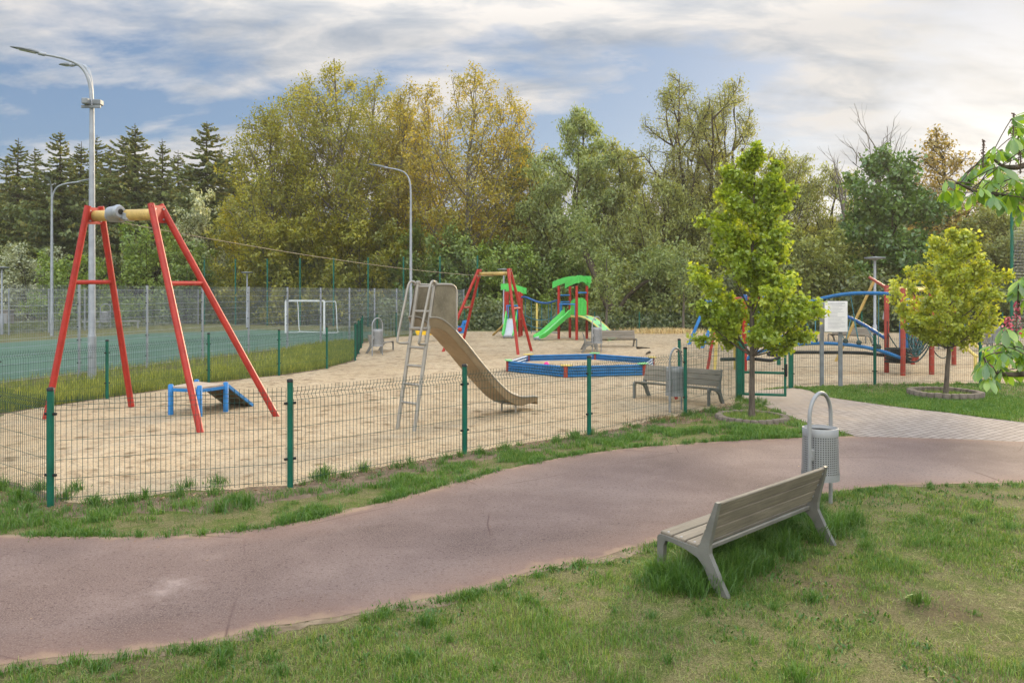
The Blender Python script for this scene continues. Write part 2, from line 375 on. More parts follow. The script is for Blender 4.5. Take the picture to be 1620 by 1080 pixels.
def sand_mat():
    m, nt, out = new_mat('trodden_sand'); v = coords(nt, 'Object')
    a = noise(nt, v, .30, 6, .6, .4); b = noise(nt, v, 3.4, 6, .68, .9); k = noise(nt, v, 48., 4, .75); q = noise(nt, mapping(nt, v, (.7, 1.3, 1)), 1.1, 6, .7, 1.)
    c = ramp(nt, a, [(.3, (.56, .42, .26)), (.7, (.68, .535, .36))])
    c = mixc(nt, mth(nt, 'MULTIPLY', ramp(nt, q, [(.50, (0, 0, 0)), (.66, (1, 1, 1))]), .5), c, (.33, .235, .145))
    c = mixc(nt, mth(nt, 'MULTIPLY', ramp(nt, b, [(.53, (0, 0, 0)), (.62, (1, 1, 1))]), .5), c, (.26, .175, .10))  # footprint marks: shade of the relief put into the colour
    c = mixc(nt, mth(nt, 'MULTIPLY', ramp(nt, b, [(.33, (1, 1, 1)), (.45, (0, 0, 0))]), .45), c, (.70, .57, .41))
    c = mixc(nt, mth(nt, 'MULTIPLY', ramp(nt, k, [(.4, (0, 0, 0)), (.75, (1, 1, 1))]), .5), c, (.24, .17, .11))
    vo = N(nt, 'TexVoronoi', feature='SMOOTH_F1'); vo.inputs['Scale'].default_value = 3.6; vo.inputs['Randomness'].default_value = 1.
    nd = N(nt, 'TexNoise'); nd.inputs['Scale'].default_value = 5.; nt.links.new(v, nd.inputs['Vector']); nt.links.new(mixc(nt, .16, v, nd.outputs['Color']), vo.inputs['Vector'])
    c = mixc(nt, mth(nt, 'MULTIPLY', ramp(nt, vo.outputs['Distance'], [(.10, (1, 1, 1)), (.27, (0, 0, 0))]), mth(nt, 'MULTIPLY', ramp(nt, q, [(.36, (.2,)*3), (.52, (1, 1, 1))]), .85)), c, (.20, .13, .07))  # small hollows: their shade painted into the sand colour
    s = noise(nt, v, 17., 3, .6, .5)
    c = mixc(nt, ramp(nt, s, [(.62, (0, 0, 0)), (.68, (.75, .75, .75))]), c, (.11, .075, .045))
    h = mth(nt, 'ADD', mth(nt, 'MULTIPLY', noise(nt, v, 4.6, 3, .55, .9), 1.), mth(nt, 'MULTIPLY', noise(nt, v, 16., 3, .6), .35))
    c = mixc(nt, 1., c, (.84,)*3, 'MULTIPLY'); finish(nt, out, c, .95, 0, h, 1., .13, .1); return m
def path_mat():
    m, nt, out = new_mat('red_asphalt'); v = coords(nt, 'Object')
    e = N(nt, 'Attribute', attribute_name='edge').outputs['Fac']
    a = noise(nt, v, .32, 6, .6, .3); b = noise(nt, v, 1.5, 6, .65, .3); k = noise(nt, v, 85., 3, .75); kk = noise(nt, v, 30., 3, .7)
    c = ramp(nt, a, [(.36, (.118, .088, .078)), (.5, (.166, .127, .114)), (.66, (.245, .198, .176))])
    c = mixc(nt, mth(nt, 'MULTIPLY', ramp(nt, b, [(.5, (0, 0, 0)), (.72, (1, 1, 1))]), .4), c, (.26, .21, .19))
    c = mixc(nt, ramp(nt, k, [(.50, (0, 0, 0)), (.70, (.75,)*3)]), c, (.38, .32, .295))
    c = mixc(nt, ramp(nt, kk, [(.3, (.8,)*3), (.46, (0, 0, 0))]), c, (.075, .046, .043))
    n = mth(nt, 'ADD', e, mth(nt, 'MULTIPLY', mth(nt, 'SUBTRACT', noise(nt, v, 2.4, 6, .7), .5), -.55))
    c = mixc(nt, mth(nt, 'MULTIPLY', ramp(nt, n, [(.02, (1, 1, 1)), (.20, (.4,)*3), (.55, (0, 0, 0))]), .7), c, (.245, .165, .13))
    c = mixc(nt, ramp(nt, n, [(-.0, (1, 1, 1)), (.10, (0, 0, 0))]), c, (.30, .225, .16))
    wp = g(268, 930); wd_ = N(nt, 'VectorMath', operation='DISTANCE'); nt.links.new(mapping(nt, v, (1, .75, 1)), wd_.inputs[0]); wd_.inputs[1].default_value = (wp[0], wp[1]*.75, 0)
    ws = mth(nt, 'ADD', wd_.outputs['Value'], mth(nt, 'MULTIPLY', mth(nt, 'SUBTRACT', noise(nt, v, 5., 5, .75), .5), .9))
    c = mixc(nt, mth(nt, 'MULTIPLY', ramp(nt, ws, [(.0, (1, 1, 1)), (.05, (.6,)*3), (.24, (0, 0, 0))]), .45), c, (.42, .365, .34))      # worn pale patch
    cr = N(nt, 'TexVoronoi', feature='DISTANCE_TO_EDGE'); nt.links.new(mixc(nt, .2, v, N(nt, 'TexNoise').outputs['Color']), cr.inputs['Vector']); cr.inputs['Scale'].default_value = .42
    cm = mth(nt, 'MULTIPLY', ramp(nt, cr.outputs['Distance'], [(0., (1, 1, 1)), (.0035, (0, 0, 0))]), ramp(nt, noise(nt, v, .5, 2), [(.50, (0, 0, 0)), (.58, (.8,)*3)]))
    c = mixc(nt, cm, c, (.09, .055, .05))
    c = mixc(nt, 1., c, (.94, .86, .83), 'MULTIPLY'); finish(nt, out, c, .88, 0, k, .5, .006, .2); return m
def paver_mat():
    m, nt, out = new_mat('concrete_pavers'); v = coords(nt, 'Object'); r = mapping(nt, v, (1, 1, 1), (0, 0, R(-38)))
    b = N(nt, 'TexBrick'); nt.links.new(r, b.inputs['Vector']); b.inputs['Scale'].default_value = 1.
    b.inputs['Brick Width'].default_value = .22; b.inputs['Row Height'].default_value = .11; b.inputs['Mortar Size'].default_value = .009
    b.inputs['Mortar Smooth'].default_value = .3; b.inputs['Color1'].default_value = (.30, .25, .222, 1); b.inputs['Color2'].default_value = (.38, .325, .29, 1); b.inputs['Mortar'].default_value = (.12, .09, .07, 1)
    a = noise(nt, v, .9, 6, .65, .4); k = noise(nt, v, 40., 3)
    c = mixc(nt, mth(nt, 'MULTIPLY', k, .25), b.outputs['Color'], (.27, .22, .19))
    sp = N(nt, 'SeparateXYZ'); nt.links.new(v, sp.inputs[0])
    # drifted sand near the gate
    s = mth(nt, 'SUBTRACT', mth(nt, 'ADD', mth(nt, 'MULTIPLY', sp.outputs[1], .12), mth(nt, 'MULTIPLY', sp.outputs[0], -.13)), mth(nt, 'MULTIPLY', a, -.9))
    c = mixc(nt, ramp(nt, mth(nt, 'SUBTRACT', s, 1.1), [(.25, (0, 0, 0)), (.62, (.74, .75, .72))]), c, (.44, .34, .25))
    c = mixc(nt, 1., c, (.86,)*3, 'MULTIPLY'); finish(nt, out, c, .92, 0, mth(nt, 'ADD', mth(nt, 'MULTIPLY', b.outputs['Fac'], -1.), mth(nt, 'MULTIPLY', k, .3)), .5, .008, .2); return m
def court_mat():
    m, nt, out = new_mat('green_court'); v = coords(nt, 'Object'); a = noise(nt, v, .25, 5, .6, .4); k = noise(nt, v, 25., 3)
    c = ramp(nt, a, [(.3, (.058, .13, .078)), (.7, (.095, .185, .118))]); c = mixc(nt, mth(nt, 'MULTIPLY', k, .2), c, (.05, .1, .08))
    c = mixc(nt, 1., c, (.86,)*3, 'MULTIPLY'); finish(nt, out, c, .8, 0, k, .2, .004, .3); return m
def plain_mat(name, c1, c2, sc=8.):
    m, nt, out = new_mat(name); v = coords(nt, 'Object'); a = noise(nt, v, sc, 6, .68, .4)
    c = ramp(nt, a, [(.3, c1), (.7, c2)]); finish(nt, out, c, .95, 0, noise(nt, v, sc*5, 4), .5, .02, .1); return m
M['ground'] = ground_mat(); M['sand'] = sand_mat(); M['path'] = path_mat(); M['paver'] = paver_mat(); M['court'] = court_mat()
M['soil'] = plain_mat('bare_soil', (.09, .063, .042), (.24, .175, .12)); M['fringe'] = plain_mat('sandy_fringe', (.13, .095, .06), (.30, .23, .155), 6.)
M['line'] = paint('line_paint', (.42, .5, .46), .7, dirt=.3)

gm = MB(); xs = np.concatenate([np.linspace(-700, -40, 12), np.linspace(-30, 30, 25), np.linspace(40, 700, 12)]); ys = np.concatenate([np.linspace(-60, 60, 30), np.linspace(75, 1500, 16)])
V = [(x, y, -.004) for y in ys for x in xs]; nx = len(xs)
gm.add(V, [(j*nx+i, j*nx+i+1, (j+1)*nx+i+1, (j+1)*nx+i) for j in range(len(ys)-1) for i in range(nx-1)]); gm.build('ground', M['ground'], kind='structure')
def rough_line(P, step=.08, amp=.05, seed=0):
    P = spline(np.asarray(P), 10); d = np.concatenate([[0], np.cumsum(np.linalg.norm(np.diff(P, axis=0), axis=1))])
    t = np.arange(0, d[-1], step); Q = np.stack([np.interp(t, d, P[:, i]) for i in range(3)], 1)
    T = np.gradient(Q, axis=0); T /= np.linalg.norm(T, axis=1)[:, None]
    w = amp*((fbm(t*1.3, t*0+seed, seed)-.5)*2+(fbm(t*6, t*0+seed, seed+9)-.5)*.9)
    Q[:, 0] += -T[:, 1]*w; Q[:, 1] += T[:, 0]*w; return Q
UP = [g(*p) for p in ((-500, 846), (-250, 847), (0, 849), (150, 850), (290, 847), (440, 832), (600, 795), (720, 763), (850, 731), (1000, 708), (1150, 698), (1355, 690), (1620, 697), (1800, 700), (2000, 704))]
LO = [g(*p) for p in ((-500, 1150), (-250, 1100), (0, 1051), (230, 1023), (470, 986), (680, 948), (760, 925), (830, 903), (900, 889), (970, 876), (1040, 858), (1130, 833), (1220, 803), (1330, 776), (1450, 765), (1620, 763), (1800, 768), (2000, 775))]
upl = rough_line(UP, .08, .05, 3); lol = rough_line(LO, .06, .07, 5)
def resample(P, n):
    d = np.concatenate([[0], np.cumsum(np.linalg.norm(np.diff(P, axis=0), axis=1))]); t = np.linspace(0, d[-1], n)
    return np.stack([np.interp(t, d, P[:, i]) for i in range(3)], 1)
def ribbon(name, P, Q, z, mat, ncross=14):
    n = 420; P = resample(P, n); Q = resample(Q, n); v = np.linspace(0, 1, ncross)
    V = P[:, None, :]*(1-v)[None, :, None]+Q[:, None, :]*v[None, :, None]; V[..., 2] = z
    w = np.linalg.norm(P-Q, axis=1); e = np.minimum(v, 1-v)[None, :]*w[:, None]
    i = np.arange(n-1)[:, None]*ncross+np.arange(ncross-1)[None, :]; i = i.ravel()
    idx = np.stack([i, i+ncross, i+ncross+1, i+1], 1).ravel()
    o = raw_mesh(name, V.reshape(-1, 3), np.full(len(i), 4), idx, mat, attrs={'edge': e.ravel()}); o['kind'] = 'structure'; return o
ribbon('path', upl, lol, .0, M['path'])
def poly_sheet(name, P, z, mat):
    P = np.array(P); P[:, 2] = z; b = MB(); b.add(P, [tuple(range(len(P)))]); return b.build(name, mat, kind='structure')
def offset(P, d):
    T = np.gradient(P, axis=0); T /= np.linalg.norm(T, axis=1)[:, None]; Q = P.copy(); Q[:, 0] += -T[:, 1]*d; Q[:, 1] += T[:, 0]*d; return Q
def band(name, P, d0, d1, amp, z, mat, seed):
    n = len(P); t = np.arange(n)*.08; T = np.gradient(P, axis=0); T /= np.linalg.norm(T, axis=1)[:, None]; nn = np.stack([-T[:, 1], T[:, 0], 0*t], 1)
    a = P+nn*(d0+amp*(fbm(t*1.2, t*0, seed)-.5)*2+amp*.5*(fbm(t*7, t*0, seed+1)-.5)*2)[:, None]; b = P+nn*(d1+amp*(fbm(t*1.1, t*0+9, seed)-.5)*2+amp*.5*(fbm(t*7, t*0, seed+2)-.5)*2)[:, None]
    V = np.stack([a, b], 1).reshape(-1, 3); V[:, 2] = z; i = np.arange(n-1)*2
    o = raw_mesh(name, V, np.full(n-1, 4), np.stack([i, i+2, i+3, i+1], 1).ravel(), mat); o['kind'] = 'structure'; return o
band('path_verge', upl, -.05, .05, .12, -.002, M['fringe'], 2)
band('path_verge', lol, .05, -.06, .16, -.002, M['fringe'], 4)
# paved way from the gate
PV = [g(*p) for p in ((1170, 622), (1215, 616), (1245, 613), (1275, 617), (1310, 628), (1400, 641), (1500, 653), (1620, 668), (1800, 686), (2000, 700))]
pe = rough_line(PV, .08, .05, 8); PL = [g(*p) for p in ((1165, 627), (1190, 634), (1222, 646), (1258, 662), (1300, 676), (1350, 687))]
pl = rough_line(PL, .08, .05, 9); up_right = upl[upl[:, 0] > g(1352, 690)[0]]
up_right = up_right.copy(); up_right[:, 1] -= .06
poly_sheet('paved_path', np.concatenate([pe[::-1], pl, up_right]), .002, M['paver'])
# fences: post rows in metres
FRONT = [A(-9.3, 14.4, 0), A(-6.75, 9.76, 0), g(80, 800), g(459, 770), g(735, 717), g(932, 687), g(1084, 656), A(4.70, 16.5, 0)]
FRONT.insert(1, A(-8.25, 11.8, 0))
LEFT = [A(-9.3, 14.4, 0), A(-8.44, 16.6, 0), A(-7.39, 19.4, 0), A(-6.2, 21.2, 0), A(-5.37, 23.1, 0), A(-5.1, 25.9, 0), A(-5.55, 28.8, 0), A(-6.0, 31.7, 0), A(-6.5, 34.6, 0), A(-6.3, 37.2, 0), A(-5.76, 39.6, 0)]
BACK = [A(-5.76, 39.6, 0), A(-4.3, 42.6, 0), A(-2.7, 45.4, 0)]+[A(-2.7+2.45*i, 45.2-.14*i+.3*math.sin(i), 0) for i in range(1, 13)]
RIGHT = [A(6.5, 18.5, 0), A(8.7, 19.1, 0), A(11.35, 19.3, 0), A(13.85, 19.35, 0), A(16.35, 19.5, 0)]
SANDP = [p+A(.02, .14, 0) for p in FRONT[:-1]]+[A(4.3, 15.6, 0), A(5.0, 16.9, 0), A(5.4, 17.7, 0)]+[p+A(0, .05, 0) for p in RIGHT]+[A(30, 21, 0), BACK[-1]]+BACK[:-1][::-1]+LEFT[1:-1][::-1]
def roughpoly(P, step, amp, seed):
    P = np.array(P+[P[0]]); d = np.concatenate([[0], np.cumsum(np.linalg.norm(np.diff(P, axis=0), axis=1))]); t = np.arange(0, d[-1], step)
    Q = np.stack([np.interp(t, d, P[:, i]) for i in range(3)], 1); T = np.gradient(Q, axis=0); T /= (np.linalg.norm(T, axis=1)[:, None]+1e-9)
    w = amp*(fbm(t*1.1, t*0, seed)-.5)*2+amp*.6*(fbm(t*5, t*0, seed+3)-.5)*2; Q[:, 0] -= T[:, 1]*w; Q[:, 1] += T[:, 0]*w; return Q
sandpoly = roughpoly(SANDP, .12, .14, 11); poly_sheet('sand', sandpoly, -.001, M['sand'])
fl = rough_line(FRONT[2:-1]+[A(4.5, 15.9, 0)], .08, .02, 1); band('bare_earth', fl, -.50, .30, .25, -.003, M['soil'], 21)
fr = rough_line(RIGHT, .08, .02, 1); band('bare_earth', fr, -.2, .14, .1, -.003, M['soil'], 22)
ll = rough_line(LEFT, .08, .02, 1); band('bare_earth', ll, .25, -.05, .12, -.003, M['soil'], 23)
# sports court: near long side, direction of its axis and across
CP = A(-11.47, 21.1, 0); CD = nrm(A(.7046, 2.399, 0)); CN = A(-CD[1], CD[0], 0)
def ct(t, s, z=0.): return CP+CD*t+CN*s+A(0, 0, z)
poly_sheet('court', [ct(-40, .9), ct(21, .9), ct(24, 3), ct(24, 11), ct(19, 14.3), ct(-40, 15.2)], .0, M['court'])
poly_sheet('court_edge', [ct(-40, 15.15), ct(19, 14.25), ct(24.0, 11), ct(24.4, 11.1), ct(19.2, 14.6), ct(-40, 15.55)], -.002, M['fringe'])
# ------------------------------------------------------------------ fences
def mesh_panel(mb, a, b, z0, z1, dx=.05, dz=.2, r=.0028, zig=True, rail=None):
    a = np.asarray(a, float); b = np.asarray(b, float); L = np.linalg.norm(b-a); t = (b-a)/L; nn = A(-t[1], t[0], 0)
    prof = [(z0, 0), (z1-.15, 0), (z1-.10, .035), (z1-.05, 0), (z1, 0)] if zig else [(z0, 0), (z1, 0)]
    n = int(L/dx)
    for i in range(n+1):
        p = a+t*(L*i/n); mb.tube([p+A(0, 0, z)+nn*o for z, o in prof], r, 3, False)
    hs = list(np.arange(z0+.03, z1-.2, dz))+[z1-.15, z1-.05] if zig else list(np.arange(z0+.03, z1+.01, dz))
    for h in hs:
        p = A(0, 0, h)
        for s in ((1, -1) if rail else (1,)): mb.tube([a+p+nn*r*1.8*s, b+p+nn*r*1.8*s], rail or r, 3 if not rail else 4, False)
    if zig: mb.tube([a+A(0, 0, z1-.10)+nn*.035, b+A(0, 0, z1-.10)+nn*.035], r, 3, False)
def fence_run(name, label, posts, h, pr, pm, wm, capm, group=None, skip=(), mh=None, z0=.04, square=True, nopost=(), clips=True, **kw):
    T = Thing(name, label, 'fence', posts[0], 0, group)
    for i, p in enumerate(posts):
        if i not in nopost:
            mb = MB()
            if square:
                d = nrm(posts[min(i+1, len(posts)-1)]-posts[max(i-1, 0)]); Mx = np.array([d, A(-d[1], d[0], 0), A(0, 0, 1)]).T
                mb.box(p+A(0, 0, h/2-.1), (2*pr, 2*pr*.85, h+.2), Mx, pr*.35)
            else: mb.tube([p+A(0, 0, -.2), p+A(0, 0, h)], pr, 12)
            po = T.part('post', mb, pm)
            if capm:
                mb = MB()
                if square: mb.box(p+A(0, 0, h+.008), (2*pr+.006, 2*pr*.85+.006, .03), Mx, .008)
                else: mb.tube([p+A(0, 0, h-.012), p+A(0, 0, h+.018), p+A(0, 0, h+.026)], [pr+.004, pr+.004, pr*.6], 12)
                T.part('post_cap', mb, capm, po)
            if clips:
                d = nrm(posts[min(i+1, len(posts)-1)]-posts[max(i-1, 0)])
                for z in clips if isinstance(clips, (list, tuple)) else (.32, h-.25):
                    mb = MB(); mb.bar(p+A(0, 0, z)-d*(pr+.035), p+A(0, 0, z)+d*(pr+.035), .028, .028, bev=.005)
                    T.part('clip', mb, M['black'], po)
    for i in range(len(posts)-1):
        if i in skip: continue
        mb = MB(); d = nrm(posts[i+1]-posts[i])*(pr+.01); mesh_panel(mb, posts[i]+d, posts[i+1]-d, z0, mh or h-.07, **kw); T.part('mesh_panel', mb, wm)
    return T
fence_run('mesh_fence', 'low green mesh fence with thick posts along the red path', FRONT[1:], 1.2, .034, M['green'], M['gwire'], M['black'], square=False, r=.0031, nopost=(7,))
fence_run('mesh_fence', 'low green mesh fence between the sand and the weedy strip beside the sports court', LEFT, 1.2, .032, M['green'], M['gwire'], M['black'], square=False)
fence_run('mesh_fence', 'low green mesh fence at the far edge of the sand before dark bushes', BACK, 1.15, .034, M['green'], M['gwire'], None, square=False, dx=.07, clips=False, r=.0035)
fence_run('mesh_fence', 'low green mesh fence behind the white notice board and the round-crowned young tree', RIGHT, 1.2, .034, M['green'], M['gwire'], M['black'], square=False)
fence_run('mesh_fence', 'short green mesh fence panel behind the grey bench next to the gate', [A(3.56, 16.95, 0), A(4.62, 16.62, 0)], 1.2, .034, M['green'], M['gwire'], M['black'], square=False, nopost=(1,))
# gate
gh = A(4.70, 16.5, 0); ge = A(5.58, 16.32, 0)+A(0, -.05, 0)
T = Thing('garden_gate', 'open green mesh gate swung out between the young tree and the paved path', 'gate', gh)
mb = MB(); mb.box(gh+A(0, 0, .56), (.11, .11, 1.36), None, .012); T.part('post', mb, M['green'])
mb = MB(); q = A(6.42, 18.38, 0); mb.box(q+A(0, 0, .5), (.07, .07, 1.25), None, .01); T.part('post', mb, M['green'])
gd = nrm(ge-gh); a = gh+gd*.09; mb = MB()
for z in (.11, .56, 1.12): mb.bar(a+A(0, 0, z), ge+A(0, 0, z), .045, .05)
for p in (a, ge): mb.bar(p+A(0, 0, .085), p+A(0, 0, 1.145), .048, .05, up=(gd[0], gd[1], 0))
fr_ = T.part('gate_frame', mb, M['green'])
mb = MB(); mesh_panel(mb, a, ge, .12, 1.1, zig=False); T.part('mesh_panel', mb, M['gwire'], fr_)
mb = MB(); mb.box(ge+A(.01, -.01, .62), (.05, .07, .26), None, .01); mb.tube([ge+A(-.02, -.1, .66), ge+A(-.10, -.1, .66)], .012, 8); T.part('lock', mb, M['black'], fr_)
# court fences: near long side, far long side, ball-stop end
nearp = [ct(2.5*i, 0) for i in range(-3, 13)]
fence_run('court_fence', 'tall grey double-wire fence along the near side of the green sports court', nearp, 2.42, .034, M['galv'], M['gwirey'], M['black'], z0=.05, mh=2.4, zig=False, r=.003, rail=.004, clips=[.35, .95, 1.3, 1.9, 2.2])
fence_run('court_fence', 'tall grey double-wire fence beyond the far side of the green sports court', [ct(2.5*i-2, 20) for i in range(5, 14)], 2.42, .04, M['galv'], M['gwirey'], None, z0=.05, mh=2.4, zig=False, r=.003, rail=.004, clips=False)
fence_run('ball_stop_fence', 'high green ball-stop mesh fence behind the small white football goal', [ct(30, -.9+2.5*i) for i in range(0, 9)], 4.5, .05, M['green'], M['gwire'], None, z0=.05, mh=4.45, zig=False, dx=.09, dz=.3, r=.003, clips=False)
fence_run('ball_stop_fence', 'tall green-posted grey net at the right edge behind the pink chestnut flowers', [A(18.2, 29, 0), A(20.6, 29.8, 0), A(23, 30.6, 0)], 5.3, .05, M['green'], M['gwirey'], None, z0=.1, mh=5.2, zig=False, dx=.07, dz=.12, r=.004, clips=False)
# football goal
T = Thing('football_goal', 'small white metal football goal on the green court', 'goal', at(484, 526, 44.)); T.loc[2] = 0; T.o.location[2] = 0
G0 = g(452, 527); u = nrm(A(-CN[0], -CN[1], 0)); wv = 2.35; hv = 1.72; bk = CD*.75
L0 = G0; L1 = G0+u*wv; z = A(0, 0, hv)
mb = MB(); mb.bar(L0, L0+z, .09, .09, up=(1, 0, 0)); mb.bar(L1, L1+z, .09, .09, up=(1, 0, 0)); mb.bar(L0+z+A(0, 0, .046), L1+z+A(0, 0, .046), .09, .09); T.part('goal_frame', mb, M['white'])
mb = MB()
for p in (L0, L1): mb.tube(spline([p+z, p+z+bk*.8+u*.2, p+z*.93+bk+u*.28, p+z*.2+bk+u*.35, p+bk+u*.36+A(0, 0, .04), p+A(0, 0, .04)], 5), .025, 6)
mb.tube([L0+bk+u*.36+A(0, 0, .04), L1+bk+u*.36+A(0, 0, .04)], .025, 6); T.part('net_support', mb, M['white'])

# ------------------------------------------------------------------ zip line towers, start platform, cable
def leg(T, a, b, r=.057, m='red', ext=.12):
    a = np.asarray(a, float); b = np.asarray(b, float); d = nrm(b-a); mb = MB(); mb.tube([a-d*.1, b+d*ext], r, 14); mb.v[0] = mb.v[0]; return T.part('leg', mb, M[m])
def zip_tower(label, feet, tops, hb, r=.057, bar_t=.655, roller=True):
    c = sum(feet)/4; T = Thing('zip_line_tower', label, 'zip line tower', (c[0], c[1], 0))
    for f, t in zip(feet, tops): leg(T, f, t, r)
    for k in (0, 2):
        a = feet[k]+(tops[k]-feet[k])*bar_t; b = feet[k+1]+(tops[k+1]-feet[k+1])*bar_t
        mb = MB(); mb.tube([a, b], r*.72, 10); T.part('cross_bar', mb, M['red'])
        mb = MB(); a = tops[k]; b = tops[k+1]; e = nrm(b-a); mb.bar(a+A(0, 0, -.06)-e*.03, b+A(0, 0, -.06)+e*.03, .05, .30, bev=.006)
        pl_ = T.part('head_plate', mb, M['red'])
        mb = MB(); n_ = nrm(np.cross(e, A(0, 0, 1)))
        for q in (.15, .85):
            for zz_ in (-.15, .03): mb.tube([a+(b-a)*q+A(0, 0, zz_)-n_*.04, a+(b-a)*q+A(0, 0, zz_)+n_*.04], .016, 6)
        T.part('bolt', mb, M['galv'], pl_)
    a = (tops[0]+tops[1])/2+A(0, 0, -.06); b = (tops[2]+tops[3])/2+A(0, 0, -.06); mb = MB(); mb.tube([a, b], .098 if roller else .07, 18); T.part('beam', mb, M['yellow'])
    if roller:
        t = .36; p = a+(b-a)*t; e = nrm(b-a); mb = MB(); side = A(e[1], -e[0], 0)
        mb.tube([p-e*.16, p+e*.16], .122, 20); mb.tube([p+e*.02+side*.13+A(0, 0, .03), p+e*.24+side*.13+A(0, 0, .05)], .11, 18)
        mb.tube([p+e*.24+side*.13+A(0, 0, .05), p+e*.30+side*.13+A(0, 0, .05)], [.125, .1], 18); mb.bar(p+e*.2, p+e*.42+A(0, 0, -.04), .2, .16, bev=.03)
        ro = T.part('cable_drum', mb, M['galv'])
        mb = MB(); mb.tube([p+e*.29+side*.13+A(0, 0, .05), p+e*.31+side*.13+A(0, 0, .05)], .05, 12); T.part('drum_hub', mb, M['black'], ro)
    return T, a, b
f1 = [g(73, 662), g(208, 643), g(317, 683), g(437, 658)]
t1 = [at(137, 336, 14.3), at(161, 337, 14.65), at(241, 333, 13.5), at(259, 334, 13.78)]
_, a1, b1 = zip_tower('nearest red A-frame zip line tower with a stained yellow beam and a cable drum', f1, t1, 3.6)
f2 = [g(701, 556), A(-2.0, 31.5, 0), g(819.6, 560.7), g(840.7, 555)]
t2 = [at(755, 431, 30.4), at(759, 431, 30.8), at(804.4, 430, 29.2), at(808, 430, 29.5)]
_, a2, b2 = zip_tower('distant red A-frame zip line tower with a pale yellow beam beyond the steel slide', f2, t2, 3., .055, .55, False)
cb_ = MB(); cb_.tube(arc(b1*.45+a1*.55+A(0, 0, -.13), a2*.5+b2*.5+A(0, 0, -.1), .16, 30), .0075, 5); tag(cb_.build('zip_line_cable', M['cable']), 'thin steel cable strung between the two red zip line towers', 'cable')
T = Thing('start_platform', 'low blue-legged platform with a sandy deck and a ramp under the near red tower', 'platform', (-5.75, 14.6, 0))
dk = [A(-6.17, 14.4, 0), A(-5.57, 14.2, 0), A(-5.30, 14.75, 0), A(-6.02, 15.2, 0)]
for p in dk: mb = MB(); mb.tube([p+A(0, 0, -.1), p+A(0, 0, .535), p+A(0, 0, .548)], [.047, .047, .03], 14); T.part('leg', mb, M['lblue'])
cc = sum(dk)/4; mb = MB(); mb.prism([tuple((cc+(p-cc)*.99)[:2]) for p in dk], A(0, 0, .495), A(1, 0, 0), A(0, 1, 0), .03); T.part('deck', mb, M['deck'])
mb = MB()
for i in range(4): mb.bar(dk[i]+A(0, 0, .45), dk[(i+1) % 4]+A(0, 0, .45), .04, .055)
T.part('deck_rim', mb, M['lblue'])
a, b = dk[2]+A(0, 0, .47), dk[3]+A(0, 0, .47); rd = A(.26, .74, -.47); mb = MB()
mb.strip([a+A(.02, .03, 0), a+rd], [b+A(.02, .03, 0), b+rd], .03); rm = T.part('ramp', mb, M['ply'])
mb = MB()
for p in (a, b): mb.bar(p+A(.02, .03, .01), p+rd+A(0, 0, .01), .045, .06)
T.part('ramp_rim', mb, M['lblue'], rm)

# ------------------------------------------------------------------ steel slide
sdir = nrm(A(.65, .76, 0)); swd = A(sdir[1], -sdir[0], 0); S0 = A(-1.72, 12.8, 0)
T = Thing('steel_slide', 'tall weathered steel slide with a ladder and side guards standing on the sand', 'slide', S0)
def sp_(l, w, z): return S0+sdir*l+swd*w+A(0, 0, z)
ltop = 2.36
for w in (-.20, .20):
    mb = MB(); a = sp_(0, w, -.1); b = sp_(.47, w, ltop); mb.bar(a, b, .062, .062, up=sdir, bev=.018); mb.box(b+A(0, 0, .01), (.075, .075, .06), None, .015)
    st = T.part('ladder_rail', mb, M['steel'])
for k in range(6):
    z = .42+.295*k; l = .47*z/ltop+.01; mb = MB(); mb.tube([sp_(l, -.2, z), sp_(l, .2, z)], .022, 10); T.part('rung', mb, M['steel'])
for w in (-.235, .235):
    mb = MB(); P = [sp_(.46, w*.9, 2.33), sp_(.40, w*1.05, 2.385), sp_(.32, w*1.12, 2.34), sp_(.235, w*1.12, 2.05), sp_(.08, w*1.12, 1.48), sp_(.085, w*1.06, 1.385), sp_(.2, w*.95, 1.37), sp_(.27, w*.85, 1.375)]
    mb.tube(spline(P, 6), .021, 10); T.part('handrail', mb, M['steel'])
prof = [(.30, 1.80), (.42, 1.80), (.58, 1.77), (.8, 1.645), (1.0, 1.475), (1.2, 1.305), (1.6, .935), (2.0, .60), (2.2, .455), (2.4, .355), (2.6, .295), (2.8, .275), (3.0, .265), (3.1, .235)]
P = spline([A(l, z, 0) for l, z in prof], 4); W_ = .25; dep = .17
rim = {s: np.array([sp_(l, W_*s, z) for l, z, _ in P]) for s in (-1, 1)}; bed = {s: np.array([sp_(l+.03, (W_-.03)*s, z-dep*min(1., .55+.45*min(1, (3.1-l)/.5))) for l, z, _ in P]) for s in (-1, 1)}
mb = MB(); mb.strip(bed[-1], bed[1], -.006); ch = T.part('chute', mb, M['chute'])
for s in (-1, 1):
    mb = MB(); mb.strip(rim[s], bed[s], .006*s); sw_ = T.part('side_wall', mb, M['chute'])
    mb = MB(); mb.tube(rim[s], .019, 8); T.part('rim_tube', mb, M['steel'], sw_)
mb = MB(); e = [sp_(3.1, W_*w, .235-.06*abs(math.sin(0))) for w in np.linspace(-1, 1, 7)]; e2 = [sp_(3.13, (W_-.02)*w, .1) for w in np.linspace(-1, 1, 7)]; mb.strip(e, e2, .008); T.part('chute_lip', mb, M['chute'])
for l in (2.55,):
    for s in (-1, 1):
        mb = MB(); mb.tube([sp_(l, .17*s, -.1), sp_(l, .17*s, .16)], .02, 8); T.part('chute_leg', mb, M['steel'])
mb = MB(); mb.strip([sp_(2.35, w, .20) for w in (-.18, .18)], [sp_(2.8, w, .12) for w in (-.18, .18)], .01); T.part('chute_support', mb, M['steel'])
